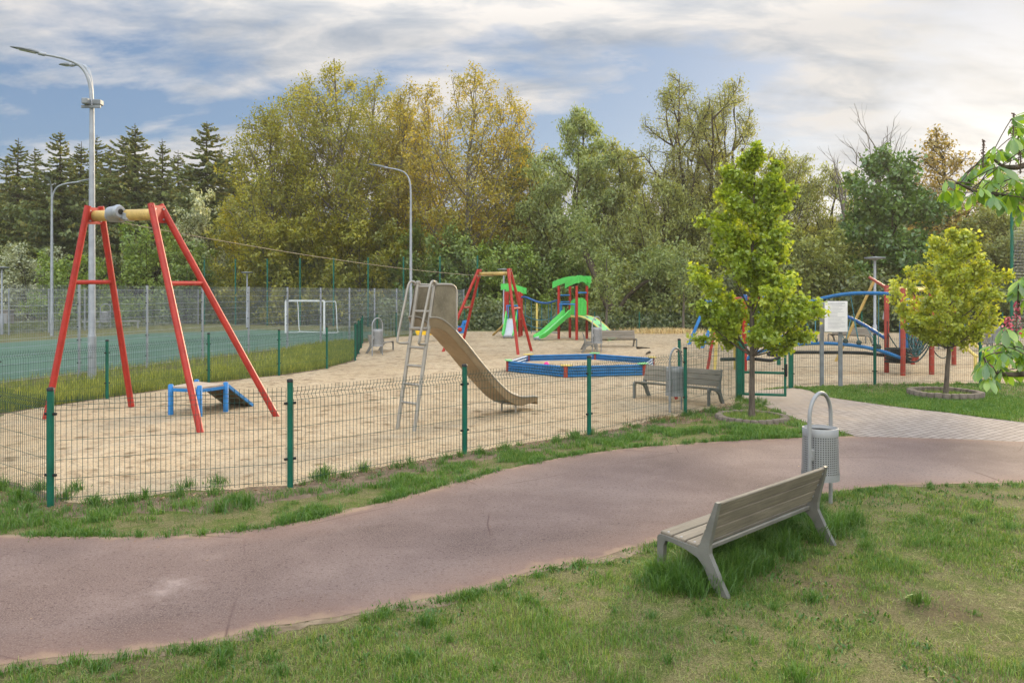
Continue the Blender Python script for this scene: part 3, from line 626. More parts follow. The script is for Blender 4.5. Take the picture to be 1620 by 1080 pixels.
for s in (-1, 1):
    hp = [(.33, 1.80), (.47, ltop-.03), (.80, ltop-.03), (.92, ltop-.08), (.985, ltop-.2), (1.0, 1.50)]
    hp = [(.335, 1.80), (.46, 2.33), (.76, 2.33), (.85, 2.30), (.90, 2.23), (.905, 1.58), (.8, 1.66), (.58, 1.78)]
    mb = MB(); mb.prism(hp, S0+swd*(W_+.012)*s, sdir, A(0, 0, 1), .006); gp = T.part('guard_plate', mb, M['guard'])
    mb = MB(); mb.tube(spline([sp_(l, (W_+.012)*s, z) for l, z in ((.44, 2.335), (.70, 2.335), (.84, 2.315), (.905, 2.22), (.91, 1.95), (.91, 1.58))], 6), .021, 8); T.part('guard_tube', mb, M['steel'], gp)
mb = MB(); mb.tube([sp_(.47, -.22, 2.30), sp_(.47, .22, 2.30)], .02, 8); T.part('top_bar', mb, M['steel'])
mb = MB(); mb.strip([sp_(.28, -.22, 1.60), sp_(.36, -.22, 1.62)], [sp_(.28, .22, 1.60), sp_(.36, .22, 1.62)], .02); T.part('platform', mb, M['steel'])

# ------------------------------------------------------------------ sandbox
SB = A(2.0, 22.8, 0); T = Thing('sandbox', 'blue hexagonal sandbox of stacked logs with red corner posts', 'sandbox', SB)
cor = [SB+2.18*A(math.cos(R(-46+60*k)), math.sin(R(-46+60*k)), 0) for k in range(6)]
for k in range(6):
    a, b = cor[k], cor[(k+1) % 6]; d = nrm(b-a); mb = MB()
    for j in range(4): mb.tube([a+d*.05+A(0, 0, .036+.074*j), b-d*.05+A(0, 0, .036+.074*j)], .0365, 12)
    T.part('log_wall', mb, M['blue'])
    mb = MB(); o = nrm(a-SB); mb.bar(a+A(0, 0, -.1), a+A(0, 0, .30), .10, .09, up=o, bev=.012); cp_ = T.part('corner_post', mb, M['dred'])
    mb = MB(); mb.prism([(-.16, -.07), (.16, -.07), (.13, .08), (-.13, .08)], a+A(0, 0, .318)-o*.02, A(-o[1], o[0], 0), o, .03); T.part('corner_cap', mb, M['pyellow'] if k % 2 else M['plime'], cp_)
poly = [tuple((SB+(c-SB)*.965)[:2]) for c in cor]; mb = MB(); mb.add([(x, y, .12) for x, y in poly]+[(SB[0], SB[1], .2)], [(i, (i+1) % 6, 6) for i in range(6)]); T.part('sand_fill', mb, M['sand'])
mb = MB(); p = A(.98, 22.6, .17); rr = .075
mb.lathe([(rr*math.sin(t), -rr*math.cos(t)) for t in np.linspace(.02, math.pi-.02, 12)], 16, p); tag(mb.build('toy_ball', M['pink']), 'bright pink toy ball lying in the blue sandbox', 'ball')
# ------------------------------------------------------------------ benches and bins
BL = 1.78
def make_bench():
    T = Thing('park_bench', 'nearest slatted grey-wood bench with cast legs, seen from behind on the lawn', 'bench', (1.14, 6.17), math.atan2(.69, .72), 'slatted park benches')
    pf = dict(world=False)
    def plank(y0, z0, y1, z1, th, nm):
        mb = MB(); n = nrm(A(0, -(z1-z0), y1-y0)); d = nrm(A(0, y1-y0, z1-z0)); L = math.hypot(y1-y0, z1-z0)
        mb.box(A(BL/2, (y0+y1)/2, (z0+z1)/2), (BL-.02, L-.006, th), np.array([A(1, 0, 0), d, n]).T, .006); mb.v = [v*A(1, -1, 1) for v in mb.v]; T.part(nm, mb, M['plank'], world=False)
    for k in range(3):
        y0 = .0+.118*k; z = .345-.012*k; plank(y0, z, y0+.112, z-.012, .03, 'seat_plank')
    bz = [(.372, .345), (.415, .455), (.458, .56), (.502, .665)]
    for k in range(3): plank(bz[k][0], bz[k][1], bz[k+1][0], bz[k+1][1], .03, 'back_plank')
    for x in (.02, BL-.02):
        mb = MB(); pr = [(-.012, -.1), (.035, -.1), (.04, .25), (.06, .296), (.12, .296), (.25, .27), (.345, .235), (.40, .18), (.45, .08), (.60, -.1), (.66, -.1), (.55, .08), (.475, .22), (.445, .28), (.445, .34), (.522, .668), (.495, .672), (.395, .40), (.362, .335), (.345, .305), (.2, .318), (.05, .334), (.0, .334), (-.018, .31)]
        mb.prism(pr, A(x, 0, 0), A(0, -1, 0), A(0, 0, 1), .045); T.part('side_frame', mb, M['castgrey'], world=False)
    for x in (.045, BL-.045):
        for k in range(3):
            y0, z0 = (bz[k][0]+bz[k+1][0])/2, (bz[k][1]+bz[k+1][1])/2; mb = MB(); n = nrm(A(0, -(bz[k+1][0]-bz[k][0]), -(-(bz[k+1][1]-bz[k][1])))); n = nrm(A(0, -.93, -.36)); c_ = A(x, -y0, z0)
            mb.tube([c_, c_+n*.019], .011, 8); T.part('screw', mb, M['galv'], world=False)
            mb = MB(); c_ = A(x, -(.056+.118*k), .352-.012*k); mb.tube([c_-A(0, 0, .02), c_+A(0, 0, .003)], .010, 8); T.part('screw', mb, M['galv'], world=False)
    mb = MB(); mb.bar(A(.03, -.36, .285), A(BL-.03, -.36, .285), .03, .03); T.part('under_rail', mb, M['castgrey'], world=False)
    return T.o
bench0 = make_bench()
def place_bench(pxy, along, label, mirror=False):
    # pxy: ground point of the front-leg corner, along: direction of the length
    return dup(bench0, pxy, math.atan2(along[1], along[0]), label)
def make_bin():
    T = Thing('litter_bin', 'nearest perforated grey litter bin under a hoop, on the grass beside the red path', 'bin', (3.17, 8.19), math.atan2(.32, .34), 'hooped litter bins')
    hw = .235; P = [A(-hw, 0, -.15), A(-hw, 0, .93)]+[A(-hw*math.cos(t), 0, .93+hw*1.02*math.sin(t)) for t in np.linspace(.12, math.pi-.12, 16)]+[A(hw, 0, .93), A(hw, 0, -.15)]
    mb = MB(); mb.tube(P, .0195, 14); T.part('hoop', mb, M['zinc'], world=False)
    mb = MB(); r0, r1, z0, z1 = .185, .172, .30, .815
    nc, nr = 46, 17; ca = np.arange(nc)*2*math.pi/nc; da = 2*math.pi/nc; zz = np.linspace(z0+.055, z1-.075, nr+1)
    def pt(a, z): r = r0+(r1-r0)*(z-z0)/(z1-z0); return (r*math.cos(a), r*math.sin(a), z)
    for i in range(nc):
        for j in range(nr):
            a0, a1 = ca[i], ca[i]+da; b0, b1 = zz[j], zz[j+1]; m = .24
            ia0, ia1 = a0+da*m, a1-da*m; ib0, ib1 = b0+(b1-b0)*m, b1-(b1-b0)*m
            mb.add([pt(a0, b0), pt(a1, b0), pt(a1, b1), pt(a0, b1), pt(ia0, ib0), pt(ia1, ib0), pt(ia1, ib1), pt(ia0, ib1)], [(0, 1, 5, 4), (1, 2, 6, 5), (2, 3, 7, 6), (3, 0, 4, 7)], True)
    bk = T.part('perforated_basket', mb, M['zinc'], world=False)
    mb = MB(); mb.lathe([(r0+.002, z0-.01), (r0+.002, z0+.056)], 46); mb.lathe([(.0, z0), (r0, z0)], 46); T.part('bottom_band', mb, M['zinc'], bk, world=False); mb = MB(); mb.lathe([(r1+.003, z1-.076), (r1+.004, z1), (r1-.004, z1+.004), (r1-.004, z1-.07)], 46)
    T.part('basket_band', mb, M['zinc'], bk, world=False)
    mb = MB(); mb.lathe([(r1-.014, z0+.03), (r1-.016, z1-.03)], 32); mb.lathe([(.001, z0+.04), (r1-.014, z0+.04)], 32); T.part('inner_liner', mb, paintliner, bk, world=False)
    mb = MB()
    for s in (-1, 1): mb.box(A(s*(hw-.03), 0, .56), (.07, .05, .12), None, .01); mb.tube([A(s*(hw-.01), -.03, .545), A(s*(hw-.01), .03, .545)], .009, 8)
    T.part('bracket', mb, M['zinc'], world=False); return T.o
paintliner = paint('dark_bin_liner', (.07, .072, .07), .8, .1)
bin0 = make_bin()
# other pieces of the same kinds
q0, q1 = g(1127, 642), g(1035, 632); u = nrm(q1-q0); place_bench(q0-A(.07, .05, 0), u, 'grey slatted bench just inside the green mesh fence, next to the open gate').name = 'park_bench.001'
bench_far = [((945, 558), (-.55, -.85), 'weathered bench seen from its end, beyond the blue sandbox beside the tall-hooped bin'),
             ((1006, 552), (-.93, -.37), 'weathered bench turned towards the play tower, beyond the right corner of the blue sandbox'),
             ((607, 560), (-.25, .97), 'weathered bench behind the ladder of the steel slide, by the court fence'),
             ((1352, 536), (.9, -.44), 'weathered bench far back between the red-posted climbing course and the dark bushes'),
             ((1553, 562), (.2, .98), 'weathered bench beyond the yellow parallel bars, near the chestnut twigs')]
P_ = g(945, 558)+A(.12, 1.75, 0); place_bench(P_, nrm(A(-.07, -1, 0)), bench_far[0][2])
P_ = g(1008, 549); place_bench(P_, nrm(A(-.995, -.1, 0)), bench_far[1][2])
P_ = g(606, 559)+A(.12, 1.75, 0); place_bench(P_, nrm(A(-.10, -1, 0)), bench_far[2][2])
P_ = g(1370, 543); place_bench(P_, nrm(A(-.62, .78, 0)), bench_far[3][2])
P_ = g(1563, 557); place_bench(P_, nrm(A(-.62, .78, 0)), bench_far[4][2])
def place_bin(px, py, rz, label, s=1.): p = g(px, py); return dup(bin0, p, rz, label, s)
place_bin(1069, 650, .9, 'grey hooped litter bin behind the green fence, beside the bench at the gate', 1.0)
place_bin(597, 562, 1.0, 'small far litter bin standing beside the bench behind the steel slide ladder', 1.12)
place_bin(944, 557, .8, 'far litter bin between the two benches beyond the blue sandbox', 1.12)
place_bin(1573, 556, .6, 'far litter bin standing beyond the yellow bars at the chestnut twigs', 1.15)
p = ct(27.5, 16.5); q = A((167-CX)*49/F, 49, 0); b_ = dup(bin0, q, .1, 'pale hooped bin far away behind the green court, seen through the wire fence', 1.3)
# bag dispenser by the near fence bin: a leaning stick with a red tip
mb = MB(); mb.bar(at(1060, 606, 16.2), at(1069, 627, 16.2)+A(0, 0, -.02), .05, .05); T = Thing('wooden_stake', 'short brown stake with a red tip leaning under the bin behind the fence', 'stake', at(1068, 627, 16.2)*A(1, 1, 0))
T.part('shaft', mb, M['ply']); mb = MB(); mb.bar(at(1067.5, 624, 16.17), at(1070.5, 631, 16.17), .065, .065); T.part('tip', mb, M['red'])

# ------------------------------------------------------------------ lamps
def lamp_head(T, parent, p, d, tilt, L=.85):
    d = nrm(A(d[0], d[1], tilt)); s = nrm(np.cross(d, A(0, 0, 1))); n = np.cross(s, d)
    prof = [(0, .04, .05), (.12, .075, .06), (.3, .115, .075), (.6, .125, .06), (.85, .09, .035), (1., .03, .012)]
    V = []; m = 10
    for t, w, h in prof:
        for k in range(m):
            a = 2*math.pi*k/m; V.append(p+d*L*t+s*w*math.cos(a)+n*(h*.9*math.sin(a) if math.sin(a) > 0 else h*.25*math.sin(a)))
    mb = MB(); Fc = [(i*m+k, i*m+(k+1) % m, (i+1)*m+(k+1) % m, (i+1)*m+k) for i in range(len(prof)-1) for k in range(m)]
    mb.add(V, Fc, True); mb.add(V[-m:], [tuple(range(m))]); mb.add(V[:m], [tuple(range(m))[::-1]]); h_ = T.part('lamp_head', mb, M['grey'], parent)
    mb = MB(); mb.box(p+d*L*.45-n*.018, (L*.55, .16, .012), np.array([d, s, n]).T, .004); T.part('lens', mb, M['lens'], h_)
    mb = MB(); mb.tube([p-d*.1, p+d*.06], .05, 10); T.part('joint', mb, M['yellow'] if L > .9 else M['galv'], h_)
def street_lamp(label, base, H, arms, cams=False, r=.09):
    T = Thing('street_lamp', label, 'street lamp', base, 0, 'tall curved-arm street lamps'); b = np.asarray(base, float)
    mb = MB(); mb.tube([b+A(0, 0, -.1), b+A(0, 0, 1.1)], r, 16); mb.tube([b+A(0, 0, 1.1), b+A(0, 0, 1.16), b+A(0, 0, H*.6), b+A(0, 0, H*.86)], [r, r*.86, r*.72, r*.55], 16); po = T.part('pole', mb, M['galv'])
    mb = MB(); mb.box(b+A(0, -r*.98, .75), (.09, .02, .35), None, .005); T.part('access_door', mb, M['galv'], po)
    for (dx, dy, reach, L) in arms:
        d = nrm(A(dx, dy, 0)); top = b+A(0, 0, H*.86); k = H*.14
        P = spline([top+A(0, 0, -.02), top+d*reach*.04+A(0, 0, k*.5), top+d*reach*.2+A(0, 0, k*.86), top+d*reach*.52+A(0, 0, k*1.02), top+d*reach+A(0, 0, k*1.10)], 6)
        mb = MB(); mb.tube(P, np.linspace(.05, .032, len(P)), 10); ar = T.part('arm', mb, M['galv']); lamp_head(T, ar, P[-1], d, .16, L)
    if cams:
        z = 2.2+(463-170)/F*b[1]; mb = MB(); mb.bar(b+A(-.22, -.08, z), b+A(.26, -.08, z), .05, .07); mb.box(b+A(-.08, -.12, z+.12), (.16, .2, .15), None, .02); mb.box(b+A(.13, .05, z+.13), (.2, .2, .14), None, .02); T.part('floodlight_bracket', mb, M['grey'])
    return T
B1 = A((145.5-CX)*20.2/F, 20.2, 0); street_lamp('tallest galvanised lamp post with two curved arms, rising behind the near red tower', B1, 8.05, [(-1, -.3, 1.15, .68), (-.8, .6, 1.1, .65)], True, .10)
B2 = A((82-CX)*40.8/F, 40.8, 0); street_lamp('distant two-armed curved lamp post beyond the far court fence', B2, 7.75, [(1, -.1, 1.5, .9), (.35, -1, .6, .8)])
B3 = A((650-CX)*40.2/F, 40.2, 0); street_lamp('single-armed curved lamp post rising behind the steel slide', B3, 8.35, [(-1, -.25, 1.25, .9)])
def park_lamp(label, px, Y, ytop, r=.05):
    b = A((px-CX)*Y/F, Y, 0); H = HC-(ytop-HY)*Y/F; T = Thing('park_lamp', label, 'park lamp', b, 0, 'flat-topped park lamps'); mb = MB()
    mb.tube([b+A(0, 0, -.1), b+A(0, 0, 1.), b+A(0, 0, 1.05), b+A(0, 0, H-.05)], [r*1.5, r*1.5, r, r*.9], 12); T.part('pole', mb, M['galv'])
    mb = MB(); mb.lathe([(.05, H-.1), (.12, H-.06), (.36, H-.02), (.36, H+.02), (.0, H+.05)], 20, (b[0], b[1], 0)); h_ = T.part('lamp_head', mb, M['grey'])
    mb = MB(); mb.lathe([(.0, H-.105), (.11, H-.075)], 16, (b[0], b[1], 0)); T.part('lens', mb, M['lens'], h_)
park_lamp('flat-topped park lamp behind the climbing course with the yellow leaning pole', 1384, 29, 408)
park_lamp('flat-topped park lamp hidden beside the small play tower with the green roof', 797, 44, 426)
park_lamp('flat-topped park lamp standing on the grass behind the court, between two grey fence posts', 391, 50.5, 431)
park_lamp('flat-topped park lamp at the far left edge beyond the court', 3, 42, 423)

# ------------------------------------------------------------------ notice board
sx = [g(1300, 611), g(1329.5, 612)]; T = Thing('notice_board', 'pale printed notice board on two grey steel posts in front of the green fence', 'sign', (sx[0]+sx[1])/2)
zt = HC-(476-HY)/F*19; zb = HC-(523-HY)/F*19
for p in sx: mb = MB(); mb.box(p+A(0, 0, zt/2-.1), (.085, .07, zt+.2-.02), None, .008); T.part('post', mb, M['grey'])
c = (sx[0]+sx[1])/2; cx = (1315.7-CX)*18.75/F; mb = MB(); mb.box(A(cx-.02, 18.45, (zt+zb)/2), (.53, .02, zt-zb), None, .004); bd = T.part('board', mb, M['sign'])
mb = MB(); rg = np.random.default_rng(4)
for k in range(19):
    z = zt-.05-.032*k; w = .40*(.6+.4*rg.random()); x0 = cx-.21
    if 6 < k < 10: w = min(w, .22)
    mb.box(A(x0+w/2, 18.438, z), (w, .004, .009 if k else .02))
T.part('printed_text', mb, M['text'], bd)

# ------------------------------------------------------------------ play towers, slides, rope bridge
def curved_roof(T, a, b, z, h0, h1, th, mat, flip=False):
    # a curved board from a to b
    a = np.asarray(a, float); b = np.asarray(b, float); d = nrm(b-a); L = np.linalg.norm(b-a); t = np.linspace(0, 1, 14)
    cv = (lambda q: (.35+.65*math.sin(q*math.pi*.62)) if not flip else (.35+.65*math.sin((1-q)*math.pi*.62)))
    up = [(L*q, h1*cv(q)+.30) for q in t]; lo = [(L*q, h1*cv(q)-.02+.05*math.sin(q*math.pi)) for q in t]
    mb = MB(); mb.prism(lo+up[::-1], a+A(0, 0, z), d, A(0, 0, 1), th); return T.part('roof_board', mb, mat)
def plastic_slide(T, top, d, L, h, w=.5, z0=.12):
    d = nrm(A(d[0], d[1], 0)); s = A(d[1], -d[0], 0); top = np.asarray(top, float)
    pr = [(0, h), (.16, h-.02), (.35, h-.16), (L*.75, .30*h*.75+.02), (L*.92, z0+.04), (L, z0)]; P = spline([A(l, z, 0) for l, z in pr], 5)
    bl = np.array([top+d*l-s*w*.36+A(0, 0, z) for l, z, _ in P]); br = np.array([top+d*l+s*w*.36+A(0, 0, z) for l, z, _ in P])
    mb = MB(); mb.strip(bl, br, .02); sl = T.part('slide', mb, M['silver'])
    for k in (-1, 1):
        b = bl if k < 0 else br; o = b+s*k*.03; hh = np.array([.26*(1-.75*min(1., q/len(P)*1.02))+.04 for q in range(len(P))]); hh[0] += .1
        mb = MB(); mb.strip(b+s*k*.005+A(0, 0, -.06), o+s*k*.05+np.array([A(0, 0, q) for q in hh]), .06*k); T.part('slide_side', mb, M['lime'], sl)
    mb = MB(); mb.box(top+d*(L-.02)+A(0, 0, z0-.03), (.1, w*.8, .08), np.array([d, s, A(0, 0, 1)]).T, .01)
    for k in (-1, 1): mb.tube([top+d*(L-.04)+s*k*w*.3+A(0, 0, z0-.04), top+d*(L-.04)+s*k*w*.3+A(0, 0, -.05)], .03, 8)
    T.part('slide_foot', mb, M['grey'], sl)
pa, pb, pc, pd = A(2.23, 38, 0), A(2.83, 38.9, 0), A(3.02, 37.2, 0), A(3.58, 38.1, 0); cen = (pa+pb+pc+pd)/4; DZ = 1.08
T = Thing('play_tower', 'larger play tower with a green roof, red posts, a slide and a curved climbing board', 'play tower', (cen[0], cen[1], 0))
for p in (pa, pb, pc, pd): mb = MB(); mb.tube([p+A(0, 0, -.1), p+A(0, 0, 2.52)], .065, 12); T.part('post', mb, M['red'])
mb = MB(); mb.prism([tuple((cen+(p-cen)*.97)[:2]) for p in (pa, pc, pd, pb)], A(0, 0, DZ), A(1, 0, 0), A(0, 1, 0), .06); T.part('deck', mb, M['pyellow'])
e1 = (pa-pc); curved_roof(T, pa+nrm(e1)*.38, pc-nrm(e1)*.14, 2.28, .3, .40, .07, M['lime']); curved_roof(T, pc+A(.02, 0, 0), pd+nrm(pd-pc)*.28, 2.30, .3, .42, .07, M['lime'], True); curved_roof(T, pb+nrm(e1)*.3, pd-nrm(e1)*.25, 2.28, .3, .42, .07, M['lime'])
def arch_panel(T, a, b, z, h, mat):
    a = np.asarray(a, float); b = np.asarray(b, float); L = np.linalg.norm(b-a); d = (b-a)/L; P = []
    for x0, x1 in ((.03, .30), (.37, .63), (.70, .97)):
        top = lambda q: h*(.74+.26*math.sin(q*math.pi)); xs_ = np.linspace(x0, x1, 5)
        mb = MB() if not P else mb; P.append(1); mb.prism([(L*x0, 0), (L*x1, 0)]+[(L*q, top(q)) for q in xs_[::-1]], a+A(0, 0, z), d, A(0, 0, 1), .03)
    mb.bar(a+d*L*.03+A(0, 0, z+.05), b-d*L*.03+A(0, 0, z+.05), .032, .1, bev=0); mb.bar(a+d*L*.06+A(0, 0, z+h*.72), b-d*L*.06+A(0, 0, z+h*.72), .032, .12, bev=0); return T.part('railing_panel', mb, mat)
arch_panel(T, pc, pd, DZ+.06, .82, M['lime']); arch_panel(T, pb, pd, DZ+.06, .82, M['lime'])
for (a, b, z) in ((pa, pb, 2.08), (pc, pd, 2.2), (pa, pb, 1.75), (pa, pc, 1.66)): mb = MB(); mb.tube([a+A(0, 0, z), b+A(0, 0, z)], .035, 8); T.part('rail', mb, M['lblue'])
for (a, b) in ((pa, pb), (pa, pc)):
    for q in (.1, .25) if b is pb else (.08, .92): mb = MB(); p = a+(b-a)*q; mb.bar(p+A(0, 0, DZ), p+A(0, 0, 1.68), .05, .05, up=(1, 0, 0)); T.part('baluster', mb, M['lblue'])
plastic_slide(T, (pa+pc)/2, (-.85, -.52), 1.75, DZ+.02, .62)
m0 = (pc+pd)/2; od = nrm(A(.83, -.55, 0)); sdv = nrm(pd-pc); t = np.linspace(0, 1, 14); Lw = 1.62
la = np.array([pc+sdv*.06+od*(Lw*q)+A(0, 0, DZ*(1-q**1.9)+.02) for q in t]); lb = np.array([pd-sdv*.06+od*(Lw*q)+A(0, 0, DZ*(1-q**1.9)+.02) for q in t])
mb = MB(); mb.strip(la, lb, .04); cw_ = T.part('climbing_board', mb, M['plime'])
mb = MB()
for q, w in ((3, .3), (5, .65), (8, .35), (10, .7), (12, .45)):
    p = la[q]*(1-w)+lb[q]*w; n_ = nrm(np.cross(lb[q]-la[q], la[q+1]-la[q])); n_ = n_ if n_[2] > 0 else -n_; mb.tube([p-n_*.01, p+n_*.05], [.07, .045], 8)
T.part('climbing_hold', mb, M['grey'], cw_)
for L_ in (la, lb): mb = MB(); mb.tube(L_+A(0, 0, .01), .03, 6); T.part('board_edge', mb, M['pyellow'], cw_)
qa, qb, qc, qd = A(-.33, 40.0, 0), A(-.22, 41.0, 0), A(.37, 39.8, 0), A(.49, 40.8, 0); cen2 = (qa+qb+qc+qd)/4; DZ2 = .86
T2 = Thing('play_tower', 'smaller play tower with a short slide behind the far red A-frame', 'play tower', (cen2[0], cen2[1], 0))
for p in (qa, qb, qc, qd): mb = MB(); mb.tube([p+A(0, 0, -.1), p+A(0, 0, 2.25)], .065, 12); T2.part('post', mb, M['red'])
mb = MB(); mb.prism([tuple((cen2+(p-cen2)*.97)[:2]) for p in (qa, qc, qd, qb)], A(0, 0, DZ2), A(1, 0, 0), A(0, 1, 0), .06); T2.part('deck', mb, M['pyellow'])
curved_roof(T2, qa+A(-.22, 0, 0), qc+A(.2, 0, 0), 2.08, .3, .28, .07, M['lime'], True); curved_roof(T2, qb+A(-.1, 0, 0), qd+A(.25, 0, 0), 2.05, .3, .25, .07, M['lime'], True)
for x in (.07, .2, .86): mb = MB(); p = qa+(qc-qa)*x; mb.bar(p+A(0, 0, DZ2), p+A(0, 0, 1.58), .07, .05, up=(1, 0, 0)); T2.part('baluster', mb, M['lblue'])
mb = MB(); mb.tube([qa+A(0, 0, 1.55), qc+A(0, 0, 1.55)], .035, 8); T2.part('rail', mb, M['lblue'])
plastic_slide(T2, (qa+qc)/2+A(-.05, 0, 0), (-.12, -1), 1.45, DZ2+.02, .62)
mb = MB(); mb.bar(qa+A(-.05, 0, .62), at(780, 526, 41)+A(0, 0, -.12), .1, .07); T2.part('sloping_beam', mb, M['yellow'])
mb = MB(); mb.box(qc+A(-.12, -.03, .55), (.05, .3, .6), None, .02); T2.part('side_panel', mb, M['lime'])
# rope bridge between them
T3 = Thing('rope_bridge', 'wavy blue beam with hanging teal ropes and a yellow post between the two play towers', 'rope bridge', (1.3, 39.8, 0))
Pw = spline([at(825, 470, 40.2), at(833, 470.5, 40), at(849, 477, 39.6), at(865, 479.5, 39.2), at(879, 476, 38.6), at(884.5, 473, 38.1)], 6); mb = MB(); mb.tube(Pw, .05, 8); T3.part('beam', mb, M['dblue'])
mb = MB(); b = g(849.5, 533); mb.tube([b+A(0, 0, -.1), A(b[0], b[1], 1.68)], .055, 10); T3.part('post', mb, M['pyellow'])
mb = MB()
for k, px in enumerate((832, 841, 858, 867, 873, 880)):
    i = np.argmin(abs(CX+F*Pw[:, 0]/Pw[:, 1]-px)); p = Pw[i]; mb.tube([p, A(p[0], p[1], .55 if k > 1 else .15)], .018, 5)
T3.part('hanging_rope', mb, M['rope'])
mb = MB()
for z in (.55, .95): mb.tube(arc(at(832, 500, 40)*A(1, 1, 0)+A(0, 0, z+.1), at(881, 500, 38.3)*A(1, 1, 0)+A(0, 0, z+.15), .22, 12), .022, 5)
T3.part('foot_rope', mb, M['rope'])
mb = MB(); mb.bar(at(842, 530, 39.7)*A(1, 1, 0)+A(0, 0, .28), at(884, 530, 38.2)*A(1, 1, 0)+A(0, 0, .28), .08, .05); T3.part('balance_bar', mb, M['zinc'])
# spring riders
def rider(label, px, py, mat, H, rz):
    p = g(px, py); T = Thing('spring_rider', label, 'spring rider', p, rz)
    mb = MB(); th = np.linspace(0, 5*2*math.pi, 60); mb.tube(np.stack([.09*np.cos(th), .09*np.sin(th), .0+.32*th/th[-1]], 1), .016, 5); T.part('spring', mb, M['black'], world=False)
    mb = MB(); mb.prism([(-.45, .30), (.4, .30), (.52, .45), (.48, H), (.36, H-.03), (.28, .62), (-.2, .58), (-.34, H-.12), (-.52, H-.16), (-.5, .42)], A(0, 0, 0), A(1, 0, 0), A(0, 0, 1), .30); bo = T.part('body', mb, mat, world=False)
    mb = MB(); mb.lathe([(.0, -.156), (.11, -.156), (.11, .156), (.0, .156)], 14); mb.v = [v[:, [0, 2, 1]]+A(.12, 0, .47) for v in mb.v]; T.part('badge', mb, M['red'], bo, world=False)
    mb = MB(); mb.tube([A(.34, -.28, .72), A(.34, .28, .72)], .02, 8); T.part('handle', mb, M['black'], world=False); mb = MB(); mb.box(A(-.05, 0, .615), (.3, .32, .05), None, .02); T.part('seat', mb, mat, world=False)
rider('yellow spring rider with a red badge on the sand behind the steel slide', 675, 540, M['yplast'], .92, .15)
rider('blue spring rider half hidden behind the steel slide, at the far red A-frame', 722, 537, M['lblue'], .9, .4)
# ------------------------------------------------------------------ swing behind the young tree
fl1, fr1, fl2, fr2 = g(1090, 544.5), g(1151, 544), g(1111, 550), g(1180, 550)
tp1, tp2 = at(1121, 469.5, 34.0), at(1141, 478, 31.9)
tp1 = A(tp1[0], 34, 2.02); tp2 = A(tp2[0], 31.9, 1.86)
T = Thing('swing', 'blue-legged swing with a round black seat, half behind the tall young tree', 'swing', (fl1+fr1+fl2+fr2)/4)
for f, t in ((fl1, tp1), (fr1, tp1), (fl2, tp2), (fr2, tp2)): mb = MB(); d = nrm(t-f); mb.tube([f-d*.1, t+d*.06], .07, 12); T.part('leg', mb, M['lblue'])
tpe = tp1+A(2.3, -.3, 0); mb = MB(); mb.tube([tp1+A(-.05, 0, -.06), tpe+A(0, 0, -.06)], .06, 10); T.part('top_beam', mb, M['dred'])
for f in (tpe+A(-.8, .3, 0), tpe+A(.8, -.3, 0)): mb = MB(); mb.tube([A(f[0], f[1], -.1), tpe+A(0, 0, .03)], .07, 12); T.part('leg', mb, M['lblue'])
sc_ = A(tp1[0]+.55, 33.6, .62); mb = MB(); th = np.linspace(0, 2*math.pi, 25)[:-1]
mb.tube(np.stack([sc_[0]+.0+.36*np.cos(th), sc_[1]+.36*np.sin(th), np.full(24, sc_[2])], 1), .055, 8, closed=True); mb.lathe([(.0, .62), (.33, .62), (.33, .60), (0, .60)], 16, (sc_[0], sc_[1], 0)); se = T.part('seat', mb, M['rubber'])
mb = MB()
for k in range(4):
    a_ = k*math.pi/2+.5; mb.tube([sc_+A(.34*math.cos(a_), .34*math.sin(a_), 0), sc_+A(.1*math.cos(a_), 0, .55), A(sc_[0]+(.25 if math.cos(a_) > 0 else -.25), 33.75, 1.95)], .014, 5)
T.part('chain', mb, M['drope'], se)

# ------------------------------------------------------------------ climbing course
T = Thing('climbing_course', 'climbing course of red posts, blue arched beams, nets and yellow bars behind the notice board', 'climbing frame', (10.4, 22.2, 0))
pp = [g(1402.7, 589), g(1428.4, 594), g(1444, 576), g(1473.8, 592), g(1509, 577), A(12.9, 25.4, 0)]
hh = [2.38, 2.3, 2.2, 2.34, 1.75, 2.1]
for p, h in zip(pp, hh): mb = MB(); mb.tube([p+A(0, 0, -.1), p+A(0, 0, h), p+A(0, 0, h+.03)], [.068, .068, .04], 14); T.part('post', mb, M['dred'])
pR = g(1178, 587); mb = MB(); mb.tube([pR+A(0, 0, -.1), pR+A(0, 0, 2.05)], .068, 14); T.part('post', mb, M['red'])
mb = MB(); mb.tube([pR+A(0, 0, 1.98), pR+A(0, 0, 2.12), pR+A(0, 0, 2.15)], [.078, .078, .05], 12); T.part('post_cap', mb, M['dblue'])
lowb = spline([pR+A(0, 0, .30), at(1199, 557, 22.3), at(1240, 547.5, 22.2), at(1290, 543, 22), at(1345, 545.5, 21.8), at(1390, 554, 21.5), pp[1]+A(0, 0, .45)], 7); mb = MB(); mb.tube(lowb, .05, 10); T.part('lower_beam', mb, M['blue'])
upb = spline([pR+A(0, 0, 1.25), at(1222, 505, 22.3), at(1262, 484, 22.2), at(1305, 471, 22), at(1345, 464.5, 21.8), at(1390, 464, 21.5), pp[1]+A(0, 0, 2.13)], 7); mb = MB(); mb.tube(upb, .05, 10); T.part('upper_beam', mb, M['blue'])
rb = spline([at(1232, 508, 23.6), at(1275, 494, 23.3), at(1330, 498, 22.8), at(1365, 513, 22.4), pp[0]+A(0, 0, .92)], 7); mb = MB(); mb.tube(rb, .048, 10); T.part('rear_beam', mb, M['dblue'])
b = g(1232, 577); mb = MB(); mb.tube([b+A(0, 0, -.1), at(1232, 508, b[1])+A(0, 0, .05)], .06, 10); T.part('post', mb, M['green'])
def near_px(P, px): return P[np.argmin(abs(CX+F*P[:, 0]/P[:, 1]-px))]
